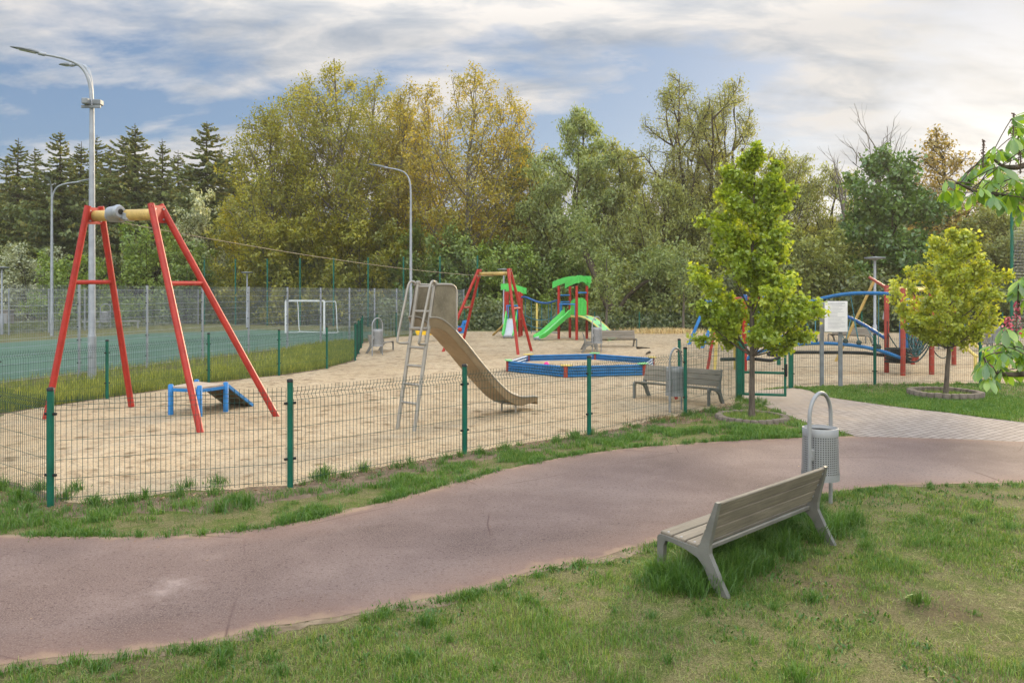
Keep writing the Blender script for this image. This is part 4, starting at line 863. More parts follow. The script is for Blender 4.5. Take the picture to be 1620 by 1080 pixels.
for k, (ua, ub, lo) in enumerate(((1225, 1262, 1243), (1262, 1292, 1288), (1300, 1345, 1336), (1345, 1352, 1359), (1392, 1372, 1391))):
    a = near_px(upb, ua); c = near_px(lowb, lo)+A(0, 0, .09); r2 = near_px(rb, ub); mb = MB(); mb.tube([a, c], .013, 5); mb.tube([r2, c], .013, 5); ro = T.part('hanging_rope', mb, M['rope'])
    mb = MB(); mb.lathe([(.0, -.05), (.05, -.05), (.075, .0), (.05, .06), (.0, .08)], 10, c); T.part('foot_pad', mb, M['drope'], ro)
mb = MB(); q = g(1320, 571); mb.tube([q-A(.0, 0, .1), at(1383, 444, q[1]-.6)], .045, 10); T.part('leaning_pole', mb, M['yellow'])
mb = MB(); mb.tube([at(1376, 439, 25.3), pp[0]+A(0, 0, 2.33)], .045, 10); T.part('sloping_bar', mb, M['dred'])
for i, j, h in ((0, 3, 2.33), (1, 3, 2.27), (3, 5, 2.05), (1, 2, 1.95), (2, 5, 2.05)): mb = MB(); mb.tube([pp[i]+A(0, 0, h), pp[j]+A(0, 0, min(h, hh[j]-.03))], .036, 8); T.part('cross_bar', mb, M['pyellow'])
mb = MB(); mb.tube(spline([pp[0]+A(.05, .3, 1.45), at(1407, 468, 22.4), at(1413, 461, 22.3), at(1421, 457.5, 22.2), at(1428, 457.5, 22.1), at(1434, 463, 22)], 6), .04, 8); T.part('steel_arch', mb, M['zinc'])
for z, px in ((1.9, 1436), (1.9, 1426)): mb = MB(); p = g(px, 574); mb.tube([p+A(0, 0, .3), p+A(0, 0, z)], .06, 10); T.part('blue_tube', mb, M['lblue'])
# sagging rope net between four posts
mb = MB(); c00, c10, c11, c01 = pp[1]+A(0, 0, 1.35), pp[3]+A(0, 0, 1.3), pp[5]+A(0, 0, 1.1), pp[2]+A(0, 0, 1.35); n_ = 11
G = np.zeros((n_, n_, 3)); rg = np.random.default_rng(3)
for i in range(n_):
    for j in range(n_):
        u_, v_ = i/(n_-1), j/(n_-1); p = (c00*(1-u_)+c10*u_)*(1-v_)+(c01*(1-u_)+c11*u_)*v_; k = (1-(2*u_-1)**2*.75)*(1-(2*v_-1)**2*.6); G[i, j] = p-A(0, 0, .95*k)+rg.normal(0, .02, 3)
for i in range(n_): mb.tube(G[i], .016, 4, False); mb.tube(G[:, i], .016, 4, False)
T.part('rope_net', mb, M['rope'])
mb = MB()
for k in range(3): mb.tube(arc(pp[1]+A(0, 0, .55+.12*k), pp[3]+A(0, 0, .9+.1*k), .35-.03*k, 14), .02, 5)
mb.tube(arc(pp[0]+A(0, 0, 1.15), pp[1]+A(.2, .1, .45), .1), .016, 5); mb.tube(arc(pp[3]+A(0, 0, 1.05), pp[4]+A(0, 0, .9), .3), .016, 5); mb.tube(arc(pp[3]+A(0, 0, .75), pp[4]+A(0, 0, .6), .35), .016, 5)
T.part('slack_rope', mb, M['drope'])
c = A(pp[1][0]+.12, pp[1][1]+.5, .33); mb = MB(); th = np.linspace(0, 2*math.pi, 19)[:-1]
for k in range(5): mb.tube(np.stack([c[0]+.32*np.cos(th), c[1]+.32*np.sin(th), np.full(18, c[2]+.085*k)], 1), .028, 6, closed=True)
mb.tube([c+A(-.3, 0, .1), c+A(-.3, 0, 1.1)], .012, 4); T.part('rope_basket', mb, M['rubber'])
for P in (spline([at(1480, 508, 21.6), at(1540, 560, 20.6), at(1543, 564, 20.55), g(1543, 598)], 5), spline([at(1503, 508, 24.2), at(1559, 560, 23.0), at(1561, 564, 22.9), g(1561, 584)], 5)):
    mb = MB(); mb.tube(P, .042, 10); T.part('parallel_bar', mb, M['pyellow'])
mb = MB(); p = g(1501, 568); mb.tube([p+A(0, 0, -.1), p+A(0, 0, .62)], .05, 8); T.part('short_post', mb, M['yellow'])
mb = MB(); mb.tube(spline([g(1117, 600), at(1128, 533, 20.4), at(1131, 529, 20.4), at(1136, 528.4, 20.45), pR+A(0, 0, 1.04)], 5), .038, 10); T.part('handrail', mb, M['red'])
mb = MB(); mb.tube(spline([g(1130, 598), at(1135, 517, 20.8), at(1138, 511, 20.8), at(1145, 509, 21), at(1158, 510.5, 22.2), at(1161, 516, 22.5), g(1163, 584)], 6), .042, 10); T.part('hoop_bar', mb, M['pyellow'])
mb = MB(); mb.tube(spline([at(1140, 574, 22.5)+A(0, 0, .1), at(1190, 573, 22.6)+A(0, 0, .1), at(1220, 570, 22.8), at(1232, 563, 23), at(1215, 560, 23.2), at(1250, 557.5, 23.2), at(1300, 557.3, 22.8), at(1360, 558, 22.4), pp[0]+A(0, 0, .47)], 6), .05, 8); T.part('rubber_belt', mb, M['rubber'])
# blue roller hanging in a blue frame behind the course
T = Thing('roller_swing', 'blue hanging log roller between two slim blue posts behind the red climbing posts', 'swing', (15.5, 34, 0))
ra, rb_ = g(1436, 545), g(1526, 545)
for p, q in ((ra, at(1434, 470, 33.8)), (rb_, at(1521, 476, 33.8))): mb = MB(); mb.tube([p-A(0, 0, .1), q], .075, 10); T.part('post', mb, M['lblue'])
mb = MB(); mb.tube([at(1434, 474, 33.8), at(1521, 478, 33.8)], .05, 8); T.part('top_beam', mb, M['lblue'])
mb = MB(); mb.tube([at(1452, 529, 33.8), at(1494, 531, 33.8)], .14, 12); lg = T.part('roller', mb, M['dblue'])
mb = MB()
for x in (1456, 1490): mb.tube([at(x, 528, 33.8), at(x, 478, 33.8)], .014, 5)
T.part('chain', mb, M['drope'], lg)
# sticks on the sand
for k, (a, b, lb) in enumerate(((g(1008, 552), g(1028, 551), 'crooked dead stick on the sand beside the far bench leg'), (g(1028, 559), g(1022, 561), 'short dead stick on the sand near the hoop of the fence bin'))):
    mb = MB(); mb.tube(spline([a+A(0, 0, .05), (a+b)/2+A(0, .15, .03), b+A(0, 0, .02)], 5), np.linspace(.05, .015, 11), 6); tag(mb.build('stick', M['bark']), lb, 'stick')

# ------------------------------------------------------------------ far left background
T = Thing('cottage', 'small white gabled cottage with a grey roof far behind the tall lamp post', 'house', A((135-CX)*95/F, 95, 0)); c = T.loc
def hz(y, Y): return HC-(y-HY)*Y/F
mb = MB(); w = 2.6; e = hz(471, 95)+.6; tz = hz(452, 95); mb.prism([(-w, 0), (w, 0), (w, e), (0, tz), (-w, e)], c, A(1, 0, 0), A(0, 0, 1), 6); wl = T.part('wall', mb, M['housewall'])
for s in (-1, 1): mb = MB(); mb.bar(c+A(s*(w+.35)/2, 0, (e+tz)/2+.02), c+A(s*(w+.35)/2, 0.001, (e+tz)/2+.02), .1, .1); mb = MB(); mb.strip([c+A(0, -3.3, tz+.08), c+A(0, 3.3, tz+.08)], [c+A(s*(w+.4), -3.3, e-.18), c+A(s*(w+.4), 3.3, e-.18)], .12); T.part('roof', mb, M['houseroof'])
for x in (-1.2, 1.2):
    mb = MB(); mb.box(c+A(x, -3.0, 1.3), (.9, .06, .9)); wd = T.part('window', mb, M['glass'])
    mb = MB(); mb.box(c+A(x, -3.03, .82), (1.1, .1, .06)); T.part('sill', mb, M['housewall'], wd)
T = Thing('shed', 'long low blue-grey shed far beyond the court at the left edge', 'shed', A((30-CX)*100/F, 100, 0)); c = T.loc
x0, x1 = (-60-CX)*100/F, (112-CX)*100/F
mb = MB(); mb.box(A((x0+x1)/2, 100, 1.5), (x1-x0, 6, 3.)); T.part('wall', mb, M['shed'])
mb = MB(); mb.box(A((x0+x1)/2, 99.9, 3.08), (x1-x0+.6, 6.8, .18)); T.part('roof', mb, M['houseroof'])
for k in range(7): mb = MB(); mb.box(A(x0+1.2+k*1.9, 96.98, 1.5), (1.0, .06, 1.2)); T.part('window', mb, M['glass'])
T = Thing('utility_box', 'grey concrete box on the grass beyond the court, at the left edge', 'box', A((8-CX)*48/F, 48, 0)); c = T.loc
mb = MB(); mb.box(c+A(0, 0, .5), (.75, .6, 1.2), None, .02); T.part('body', mb, M['concrete']); mb = MB(); mb.box(c+A(0, 0, 1.13), (.85, .7, .07), None, .02); T.part('lid', mb, M['concrete'])
mb = MB(); mb.box(c+A(.0, -.31, .55), (.6, .03, .8), None, .01); T.part('door', mb, M['zinc'])
for (xa, xb, Y, lb) in ((185, 222, 50, 'low pale rail beyond the court, right of the far bin'), (130, 160, 49, 'low pale rail beyond the court, left of the far bin')):
    a = A((xa-CX)*Y/F, Y, 0); b = A((xb-CX)*Y/F, Y, 0); T = Thing('low_rail', lb, 'rail', (a+b)/2)
    mb = MB(); mb.bar(a+A(0, 0, .42), b+A(0, 0, .42), .09, .09); T.part('rail', mb, M['zinc'])
    for p in (a*.9+b*.1, a*.1+b*.9): mb = MB(); mb.bar(p-A(0, 0, .1), p+A(0, 0, .4), .07, .07); T.part('post', mb, M['zinc'])
# ------------------------------------------------------------------ foliage
def quads_leaves(rg, cen, size, ratio, down=0., out=None):
    n = len(cen); t = rg.normal(size=(n, 3)); t[:, 2] -= down; t /= np.linalg.norm(t, axis=1)[:, None]+1e-9
    q = rg.normal(size=(n, 3))
    if out is not None: q = q/np.linalg.norm(q, axis=1)[:, None]*.75+out+A(0, 0, .25)       # leaves turn their faces outwards to the light
    s = np.cross(t, q); s /= np.linalg.norm(s, axis=1)[:, None]+1e-9
    L = (size*(.65+.7*rg.random(n)))[:, None]; w = L*ratio; up = np.cross(s, t)*L*.12
    V = np.stack([cen-t*L*.5, cen+s*w*.5+up, cen+t*L*.5, cen-s*w*.5+up], 1); return V
def outward(c):
    m = c.mean(0)-A(0, 0, .18*np.ptp(c[:, 2])); o = (c-m)/(c.std(0)+1e-3); return o/(np.linalg.norm(o, axis=1)[:, None]+1e-6)
def leaf_mesh(name, V, mat, parent, rnd):
    n, k = V.shape[:2]; return raw_mesh(name, V.reshape(-1, 3), np.full(n, k), np.arange(n*k), mat, parent, {'rnd': np.repeat(rnd, k)})
def lobed(rg, cen, size, up=.5):
    # five-pointed maple-like leaves, one face each
    n = len(cen); nr_ = rg.normal(size=(n, 3)); nr_[:, 2] += up; nr_ /= np.linalg.norm(nr_, axis=1)[:, None]; q = rg.normal(size=(n, 3)); q[:, 2] -= .6
    s = np.cross(nr_, q); s /= np.linalg.norm(s, axis=1)[:, None]; t = np.cross(s, nr_); L = size*(.6+.8*rg.random(n))
    ang = np.array([-90, -50, -20, 10, 50, 90, 130, 170, 200, 230])*math.pi/180; rad = np.array([.35, .28, .52, .32, .62, .40, .62, .32, .52, .28]); rad[5] = .75; rad[4] = .36; rad[6] = .36
    rad = np.array([.30, .26, .50, .30, .58, .34, .58, .30, .50, .26]); ang = np.array([-90, -45, -12, 15, 48, 90, 132, 165, 192, 225])*math.pi/180; rad[5] = .7; rad[4] = .36; rad[6] = .36
    x = rad*np.cos(ang); y = rad*np.sin(ang); f = -.18*np.abs(x)
    V = cen[:, None, :]+L[:, None, None]*(s[:, None, :]*x[None, :, None]+t[:, None, :]*y[None, :, None]+nr_[:, None, :]*f[None, :, None]); return V
def path_pts(rg, p0, p1, bow, n, wob):
    t = np.linspace(0, 1, n)[:, None]; P = p0+(p1-p0)*t; L = np.linalg.norm(p1-p0); P[:, 2] += (bow*L*np.sin(t[:, 0]*math.pi)); w = rg.normal(0, wob*L, (n, 3)); w[0] = 0; w = np.cumsum(w, 0)*.5; return P+w*t
def make_tree(rg, H, prof, nprim=26, elev=50, tr=.15, nsec=6, ntw=4, base=.0, lean=(0, 0), wob=.012, stems=1, spread=.5, secl=.42, twl=.4, bow=-.06, trunk_top=.93, minr=.012, sag=0., twig_tubes=True):
    """wood mesh, twig lines (n,2,3): the crown's outline is given by prof = [(height share, radius in m)]"""
    mb = MB(); hs = np.array([p[0] for p in prof])*H; rs = np.array([p[1] for p in prof]); tw = []
    trunks = []
    for k in range(stems):
        top = A(lean[0], lean[1], H*trunk_top); b0 = A(0, 0, -.15)
        if stems > 1: a_ = 2*math.pi*(k+rg.random()*.6)/stems; top = top+A(math.cos(a_), math.sin(a_), 0)*spread*rs.max()*(.5+.5*rg.random()); top[2] *= .8+.2*rg.random(); b0 = b0+A(math.cos(a_), math.sin(a_), 0)*.15
        P = path_pts(rg, b0, top, 0, 14, wob); trunks.append(P); r = tr*(.55 if stems > 1 else 1)
        mb.tube(P, r*np.linspace(1, .12, 14)**.9*np.concatenate([[1.35, 1.05], np.ones(12)]), 9 if H > 8 or tr < .1 else 10)
    for i in range(nprim):
        h = hs[0]+(hs[-1]-hs[0])*((i+rg.random())/nprim)**.9; r = np.interp(h, hs, rs)*(.72+.4*rg.random()); az = i*2.399963+rg.normal(0, .35); P = trunks[i % stems]
        el = R(elev+rg.normal(0, 9)); hb = max(hs[0]*.75+.1, h-r*math.tan(el)); hb = min(hb, P[-1, 2]*.97, h)
        j = np.interp(hb, P[:, 2], np.arange(14)); b0 = np.array([np.interp(j, np.arange(14), P[:, q]) for q in range(3)]); ax = np.array([np.interp(h, P[:, 2], P[:, q]) for q in range(2)])
        e = A(ax[0]+r*math.cos(az), ax[1]+r*math.sin(az), h); L = np.linalg.norm(e-b0)
        if L < .05: continue
        B = path_pts(rg, b0, e, bow, 9, .02); rr = max(minr, tr*.42*(1-.75*hb/H)*min(1, .35+L/(rs.max()*1.6)))
        mb.tube(B, np.linspace(rr, minr*.5, 9), 6, False); tw.append((B[6], B[8])); tw.append((B[4], B[6]))
        for k in range(nsec):
            u = .28+.68*(k+rg.random())/nsec; q = u*8; f = int(q); b1 = B[f]+(B[min(8, f+1)]-B[f])*(q-f); d = nrm(e-b0); o = rg.normal(size=3); o[2] = abs(o[2])*.5; o = nrm(o-d*np.dot(o, d)); l = L*secl*(1.15-.6*u)*(.6+.6*rg.random())
            e1 = b1+nrm(d*.65+o*.85)*l; e1[2] -= sag*l*.6; S_ = path_pts(rg, b1, e1, .04, 5, .03); mb.tube(S_, np.linspace(max(minr*.6, rr*.4), minr*.35, 5), 4, False); tw.append((S_[2], S_[4]))
            for m in range(ntw):
                u2 = .25+.75*rg.random(); b2 = b1+(e1-b1)*u2; o2 = rg.normal(size=3); o2[2] += .3-sag*1.6; e2 = b2+nrm(o2+nrm(e1-b1)*.8)*l*twl*(.6+.7*rg.random())
                if sag > 0: e2[2] -= sag*l*.5
                tw.append((b2, e2))
                if twig_tubes: mb.tube([b2, e2], minr*.32, 3, False)
    return mb, np.array([[a, b] for a, b in tw])
def spots(rg, tw, n, sig):
    L = np.linalg.norm(tw[:, 1]-tw[:, 0], axis=1)+.05; i = rg.choice(len(tw), n, p=L/L.sum()); t = rg.random(n)[:, None]; return tw[i, 0]+(tw[i, 1]-tw[i, 0])*t+rg.normal(0, sig, (n, 3)), i
def clump_rnd(rg, i, k=.6):
    b = rg.random(i.max()+1); return np.clip(b[i]*k+rg.random(len(i))*(1-k), 0, 1)
LF = {}
LF['olive'] = leafmat('olive_spring_leaves', (.071, .088, .006), (.152, .155, .011), (.238, .214, .02), .5, .04, (1.37, 1.14, .3))
LF['gold'] = leafmat('golden_spring_leaves', (.09, .092, .008), (.172, .157, .013), (.262, .213, .026), .52, .04, (1.4, 1.13, .31))
LF['willow'] = leafmat('willow_leaves', (.07, .10, .03), (.135, .17, .05), (.21, .235, .085), .5, .05, (1.2, 1.1, .5), 2.2)
LF['dwillow'] = leafmat('grey_willow_leaves', (.068, .086, .021), (.14, .16, .038), (.212, .217, .065), .52, .05, (1.25, 1.12, .45), 2.3)
LF['fork'] = leafmat('yellow_green_willow_leaves', (.07, .085, .018), (.143, .155, .03), (.22, .205, .05), .5, .05, (1.28, 1.14, .4))  # yellow-green leaf tone of the high forked willow
LF['amber'] = leafmat('amber_leaves', (.11, .09, .02), (.18, .14, .03), (.26, .2, .06), .5, .05, (1.2, 1.05, .5))
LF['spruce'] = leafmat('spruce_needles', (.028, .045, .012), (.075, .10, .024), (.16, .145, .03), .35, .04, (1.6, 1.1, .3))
LF['bush'] = leafmat('green_bush_leaves', (.04, .07, .01), (.09, .13, .018), (.15, .19, .03), .4, .06)
LF['dbush'] = leafmat('dark_bush_leaves', (.028, .038, .009), (.066, .082, .016), (.115, .122, .028), .35, .06)
LF['pale'] = leafmat('pale_blossom_leaves', (.09, .105, .06), (.20, .22, .14), (.38, .39, .30), .35, .06)
LF['bright'] = leafmat('bright_bush_leaves', (.06, .10, .014), (.115, .165, .024), (.19, .23, .04), .45, .05)
LF['maple'] = leafmat('maple_leaves', (.02, .05, .004), (.045, .092, .008), (.095, .15, .018), .35, .08)
LF['young'] = leafmat('fresh_hornbeam_leaves', (.066, .105, .008), (.15, .205, .014), (.25, .295, .03), .5, .05, (1.25, 1.1, .35))
LF['young2'] = leafmat('fresh_yellow_green_leaves', (.10, .13, .012), (.20, .235, .026), (.31, .335, .05), .5, .05, (1.25, 1.1, .4))
LF['chest'] = leafmat('chestnut_leaves', (.035, .085, .012), (.085, .17, .022), (.17, .26, .03), .5, .08, (1.6, 1.3, .3))
LF['grass'] = leafmat('grass_blades', (.036, .105, .010), (.092, .185, .022), (.24, .275, .07), .38, .05, (1.15, 1.1, .6), 1.3)
LF['weed'] = leafmat('weed_stems', (.05, .065, .016), (.13, .15, .028), (.28, .26, .06), .4, .04)
LF['flower'] = leafmat('chestnut_flowers', (.20, .02, .05), (.45, .06, .12), (.6, .2, .22), .3, .05, (1.1, .9, .9))

def tree_thing(name, label, cat, X, Y, seed, H, prof, leaf, n, size, ratio=.55, sig=.18, down=0., group=None, barkm='bark', rz=0, lob=False, **kw):
    rg = np.random.default_rng(seed); mb, tw = make_tree(rg, H, prof, **kw); T = Thing(name, label, cat, (X, Y), 0, group)
    T.part('trunk', mb, M[barkm], world=False); c, i = spots(rg, tw, n, sig)
    c = c[c[:, 2] > .05] if False else c
    V = lobed(rg, c, size) if lob else quads_leaves(rg, c, np.full(len(c), size), ratio, down, outward(c))
    leaf_mesh('crown', V, LF[leaf], T.o, clump_rnd(rg, i)); return T
def pxtree(px, top, Y): return (px-CX)*Y/F, Y, HC-(top-HY)*Y/F
# spruces
def make_spruce(seed, H, Rr):
    rg = np.random.default_rng(seed); mb = MB(); P = path_pts(rg, A(0, 0, -.2), A(0, 0, H), 0, 12, .004); mb.tube(P, np.linspace(.26, .015, 12), 8)
    V = []; rn = []; h = H*.14; side = rg.random()*6.28
    while h < H-.25:
        f = 1-h/H; n_w = int(rg.integers(5, 9)) if f > .04 else 3; wr = .65+.5*rg.random(); tone = rg.random()
        for q in range(n_w):
            az = q*2*math.pi/n_w+rg.random()*1.2; r = (Rr*min(1., f*1.35)**.85*wr*(.6+.55*rg.random())+.06)*(1+.18*math.cos(az-side))
            if f > .68: r *= .35+.65*rg.random()
            if f > .68 and rg.random() < .45: continue
            d = A(math.cos(az), math.sin(az), 0); up = .5 if f < .15 else (.18 if f < .35 else 0.); n = 6; t = np.linspace(0, 1, n); hh = h+rg.normal(0, .12)
            def cz(u): return r*(up*u-.40*u*(1-.3*u)-.10*u+.26*u**3)
            B = A(0, 0, hh)+d*(r*t)[:, None]; B[:, 2] += cz(t); mb.tube(B, np.linspace(.03, .006, n), 3, False)
            m = int(10+r*30); u = rg.random(m)**.8; c = A(0, 0, hh)+d*(r*u)[:, None]; c[:, 2] += cz(u)
            s = A(-d[1], d[0], 0)*(rg.choice([-1, 1], m)*(.08+.45*rg.random(m))*(.15+.5*r*(1-u*.8)*.6))[:, None]; e = c+s+d*(.22*rg.random(m)*min(1, r))[:, None]; e[:, 2] -= (.05+.42*rg.random(m))*min(1., .15+r*.42)*(1 if up == 0 else .5)
            w = np.cross(e-c, rg.normal(size=(m, 3))); w = w/(np.linalg.norm(w, axis=1)[:, None]+1e-6)*((.07+.10*rg.random(m))*min(1, .45+r*.3))[:, None]; md = (c+e)/2
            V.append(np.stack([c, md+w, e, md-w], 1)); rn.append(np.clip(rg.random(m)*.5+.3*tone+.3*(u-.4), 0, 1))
        h += (.30+.22*rg.random())*(1. if f > .1 else .7)
    return mb, np.concatenate(V), np.concatenate(rn)
SPR = []
for k in range(4):
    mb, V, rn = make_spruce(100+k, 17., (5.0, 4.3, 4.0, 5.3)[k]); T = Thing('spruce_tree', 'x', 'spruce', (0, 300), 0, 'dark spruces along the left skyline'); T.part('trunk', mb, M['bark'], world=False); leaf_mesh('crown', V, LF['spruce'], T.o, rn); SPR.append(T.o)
SL = [(-38, 236, 74, 'dark spruce cut off by the left edge of the photo'), (28, 221, 72, 'dark broad spruce nearest the left edge, with a full crown'), (58, 232, 82, 'dark spruce squeezed behind the two broad spruces at the left edge'),
      (95, 204, 70, 'bright green broad spruce just left of the tall lamp post'), (127, 224, 78, 'olive brown spruce directly behind the top of the tall lamp pole'), (152, 216, 84, 'thin spruce just right of the tall lamp pole'), (173, 230, 74, 'sparse spruce second to the right of the tall lamp pole'),
      (198, 212, 80, 'slim left one of the twin spruce tops above the near red tower'), (215, 195, 72, 'tall shaggy right one of the twin spruce tops above the near red tower'), (257, 222, 72, 'golden brown spruce above the yellow beam of the near red tower'), (300, 255, 90, 'low far spruce in the dip left of the tallest spire'),
      (327, 188, 70, 'spruce with the tallest thin spire at the edge of the leafy trees'), (350, 232, 78, 'small spruce right beside the tallest spire'), (371, 234, 74, 'last small spruce before the leafy trees begin'), (10, 248, 90, 'low dark spruce in the back row at the left edge'), (112, 246, 92, 'low dark spruce in the back row behind the tall lamp pole'), (236, 250, 92, 'low dark spruce in the back row left of the golden brown one'), (282, 240, 86, 'ragged dark spruce right of the golden brown one'), (-80, 230, 78, 'dark spruce outside the left edge, behind the cut-off one')]
for k, (px, top, Y, lb) in enumerate(SL):
    X, Y, H = pxtree(px, top, Y); p = SPR[k % 4]; o = p if k < 4 else copy_tree(p); o.location = (X, Y, 0); o.rotation_euler = (0, 0, k*1.9); o.scale = (H/17.*(1.12+.25*math.sin(k*2.1)**2),)*2+(H/17.,); o['label'] = lb
# tall leafy trees
PT = [(.22, 1.4), (.38, 2.8), (.55, 3.6), (.75, 3.3), (.9, 2.0), (1., .5)]
TL = [(432, 168, 58, 3.0, 'olive', 'olive leafy tree at the left end of the tall row, sloping down to the spruces'), (478, 122, 62, 3.3, 'olive', 'dense olive tree second from the left in the tall leafy row'), (536, 100, 60, 3.9, 'olive', 'tallest olive green tree in the left half of the leafy row'), (590, 122, 66, 3.3, 'olive', 'yellow-green tree right of the tallest in the leafy row'),
      (628, 138, 62, 2.6, 'gold', 'golden narrow tree above the single-armed lamp post'), (676, 132, 64, 3.0, 'gold', 'thin brownish gold tree right of the single-armed lamp post'), (735, 106, 58, 4.2, 'gold', 'tall airy golden tree with dark stems left of the willows'), (790, 150, 62, 3.6, 'gold', 'spreading sparse golden tree at the right end of the leafy row')]
for k, (px, top, Y, rr, lf, lb) in enumerate(TL):
    X, Y, H = pxtree(px, top, Y); rr *= 1.12
    tree_thing('leafy_tree', lb, 'tree', X, Y, 200+k, H, [(a, b/3.6*rr) for a, b in PT], lf, 23000 if lf == 'olive' else 16000, .185, .6, .26, group='tall leafy trees behind the court', barkm='gbark', nprim=38, elev=58, tr=.24, nsec=6, ntw=3, stems=1+(k % 3 == 1), spread=.35, minr=.03, wob=.02)
# willows and other large trees
WL = [('willow_tree', 905, 178, 58, [(.15, 3.5), (.35, 4.6), (.6, 4.0), (.85, 2.9), (1., .8)], 'willow', 34000, 'blue-green willow with drooping twigs right of the golden trees', .3, .35),
      ('willow_tree', 862, 225, 62, [(.2, 3.), (.45, 3.6), (.8, 2.4), (1., .6)], 'willow', 12000, 'small pale willow between the golden trees and the blue-green willow', .3, .35),
      ('willow_tree', 978, 222, 56, [(.12, 3.2), (.4, 3.6), (.75, 2.6), (1., .8)], 'dwillow', 20000, 'grey-green willow below the left limb of the high bare-limbed willow', .28, .4),
      ('willow_tree', 1110, 128, 56, [(.36, 2.4), (.5, 2.4), (.65, 2.4), (.8, 2.3), (.93, 1.8), (1., .9)], 'fork', 42000, 'high wide-crowned willow with bare forked limbs showing through', .18, .12),
      ('willow_tree', 1050, 285, 52, [(.1, 3.6), (.4, 4.), (.75, 3.), (1., 1.)], 'dwillow', 24000, 'bushy grey willow under the high forked willow', .26, .4),
      ('willow_tree', 1150, 300, 52, [(.1, 3.4), (.4, 3.8), (.75, 2.8), (1., 1.)], 'dwillow', 24000, 'bushy dark willow just left of the tall young tree', .26, .4),
      ('willow_tree', 1255, 232, 60, [(.2, 3.), (.45, 3.9), (.75, 3.2), (1., 1.2)], 'dwillow', 13000, 'hazy olive willow between the tall young tree and the dark maple', .26, .35),
      ('willow_tree', 1222, 238, 64, [(.15, 3.), (.45, 3.6), (.75, 2.8), (1., 1.)], 'dwillow', 15000, 'hazy olive willow just behind the top of the tall young tree', .24, .3),
      ('willow_tree', 1318, 262, 62, [(.12, 3.), (.45, 3.6), (.75, 2.8), (1., 1.)], 'dwillow', 15000, 'low hazy willow at the left flank of the dark maple', .24, .3),
      ('willow_tree', 1585, 268, 60, [(.12, 3.), (.45, 3.8), (.75, 3.), (1., 1.)], 'dwillow', 15000, 'hazy willow at the right edge behind the chestnut twigs', .24, .3),
      ('leafy_tree', 1500, 205, 56, [(.35, 1.4), (.55, 2.2), (.8, 2.0), (1., .5)], 'amber', 5200, 'backlit orange-gold tree right of the dark maple', .24, 0.)]
for k, (nm, px, top, Y, pf, lf, n, lb, sz, sag) in enumerate(WL):
    X, Y, H = pxtree(px, top, Y); big = 'forked' in lb and 'high wide' in lb
    tree_thing(nm, lb, 'tree', X, Y, 300+k, H, pf, lf, n, sz, .34 if sag else .6, .22, 1.2 if sag > .2 else .2, barkm='bark', nprim=54 if big else 34, elev=60 if big else 48, tr=.40 if big else .26, nsec=7, ntw=5, sag=sag*.8, stems=7 if big else 1, spread=1.55 if big else .45, minr=.035, wob=.03, lean=(0, 0))
# dark maple
X, Y, H = pxtree(1405, 238, 50)
tree_thing('maple_tree', 'dark green dense maple with a rounded crown below the bare dead branches', 'tree', X, Y, 401, H, [(.06, 2.6), (.2, 3.7), (.45, 3.7), (.7, 2.9), (.9, 1.7), (1., .5)], 'maple', 22000, .24, 1., .26, group=None, lob=True, nprim=34, elev=42, tr=.25, nsec=6, ntw=4, minr=.03)
# dead trees: bare limbs only
def dead_tree(label, px, top, Y, seed, spread, n):
    X, Y, H = pxtree(px, top, Y); rg = np.random.default_rng(seed); mb = MB(); P = path_pts(rg, A(0, 0, -.2), A(.2, 0, H*.72), 0, 12, .02); mb.tube(P, np.linspace(.26, .11, 12), 8); T = Thing('dead_tree', label, 'dead tree', (X, Y)); T.part('trunk', mb, M['dbark'], world=False)
    def rec(p, d, L, r, lv, mb):
        e = p+d*L; B = path_pts(rg, p, e, -.05, 7, .05); mb.tube(B, np.linspace(r, r*.45, 7), 6 if lv < 2 else 4, True)
        if lv >= 3: return
        for k in range(3 if lv < 2 else 2):
            q = B[rg.integers(2, 7)]; dd = nrm(d+rg.normal(0, .45, 3)*A(1, .6, .6)+A(0, 0, .25)); rec(q, dd, L*(.45+.3*rg.random()), r*.5, lv+1, mb)
    for k in range(n):
        mb = MB(); a_ = (k+.5)/n*2-1; rec(P[-1]-A(0, 0, .9*rg.random()), nrm(A(a_*spread, rg.normal(0, .25), 1)), H*.25*(.75+.35*rg.random()), .085, 0, mb); T.part('limb', mb, M['dbark'], world=False)
dead_tree('bleached dead tree with bare forked limbs standing above the dark maple', 1398, 196, 56, 7, .42, 4)
dead_tree('smaller bare dead tree leaning left of the dark maple crown', 1332, 256, 57, 12, .4, 3)
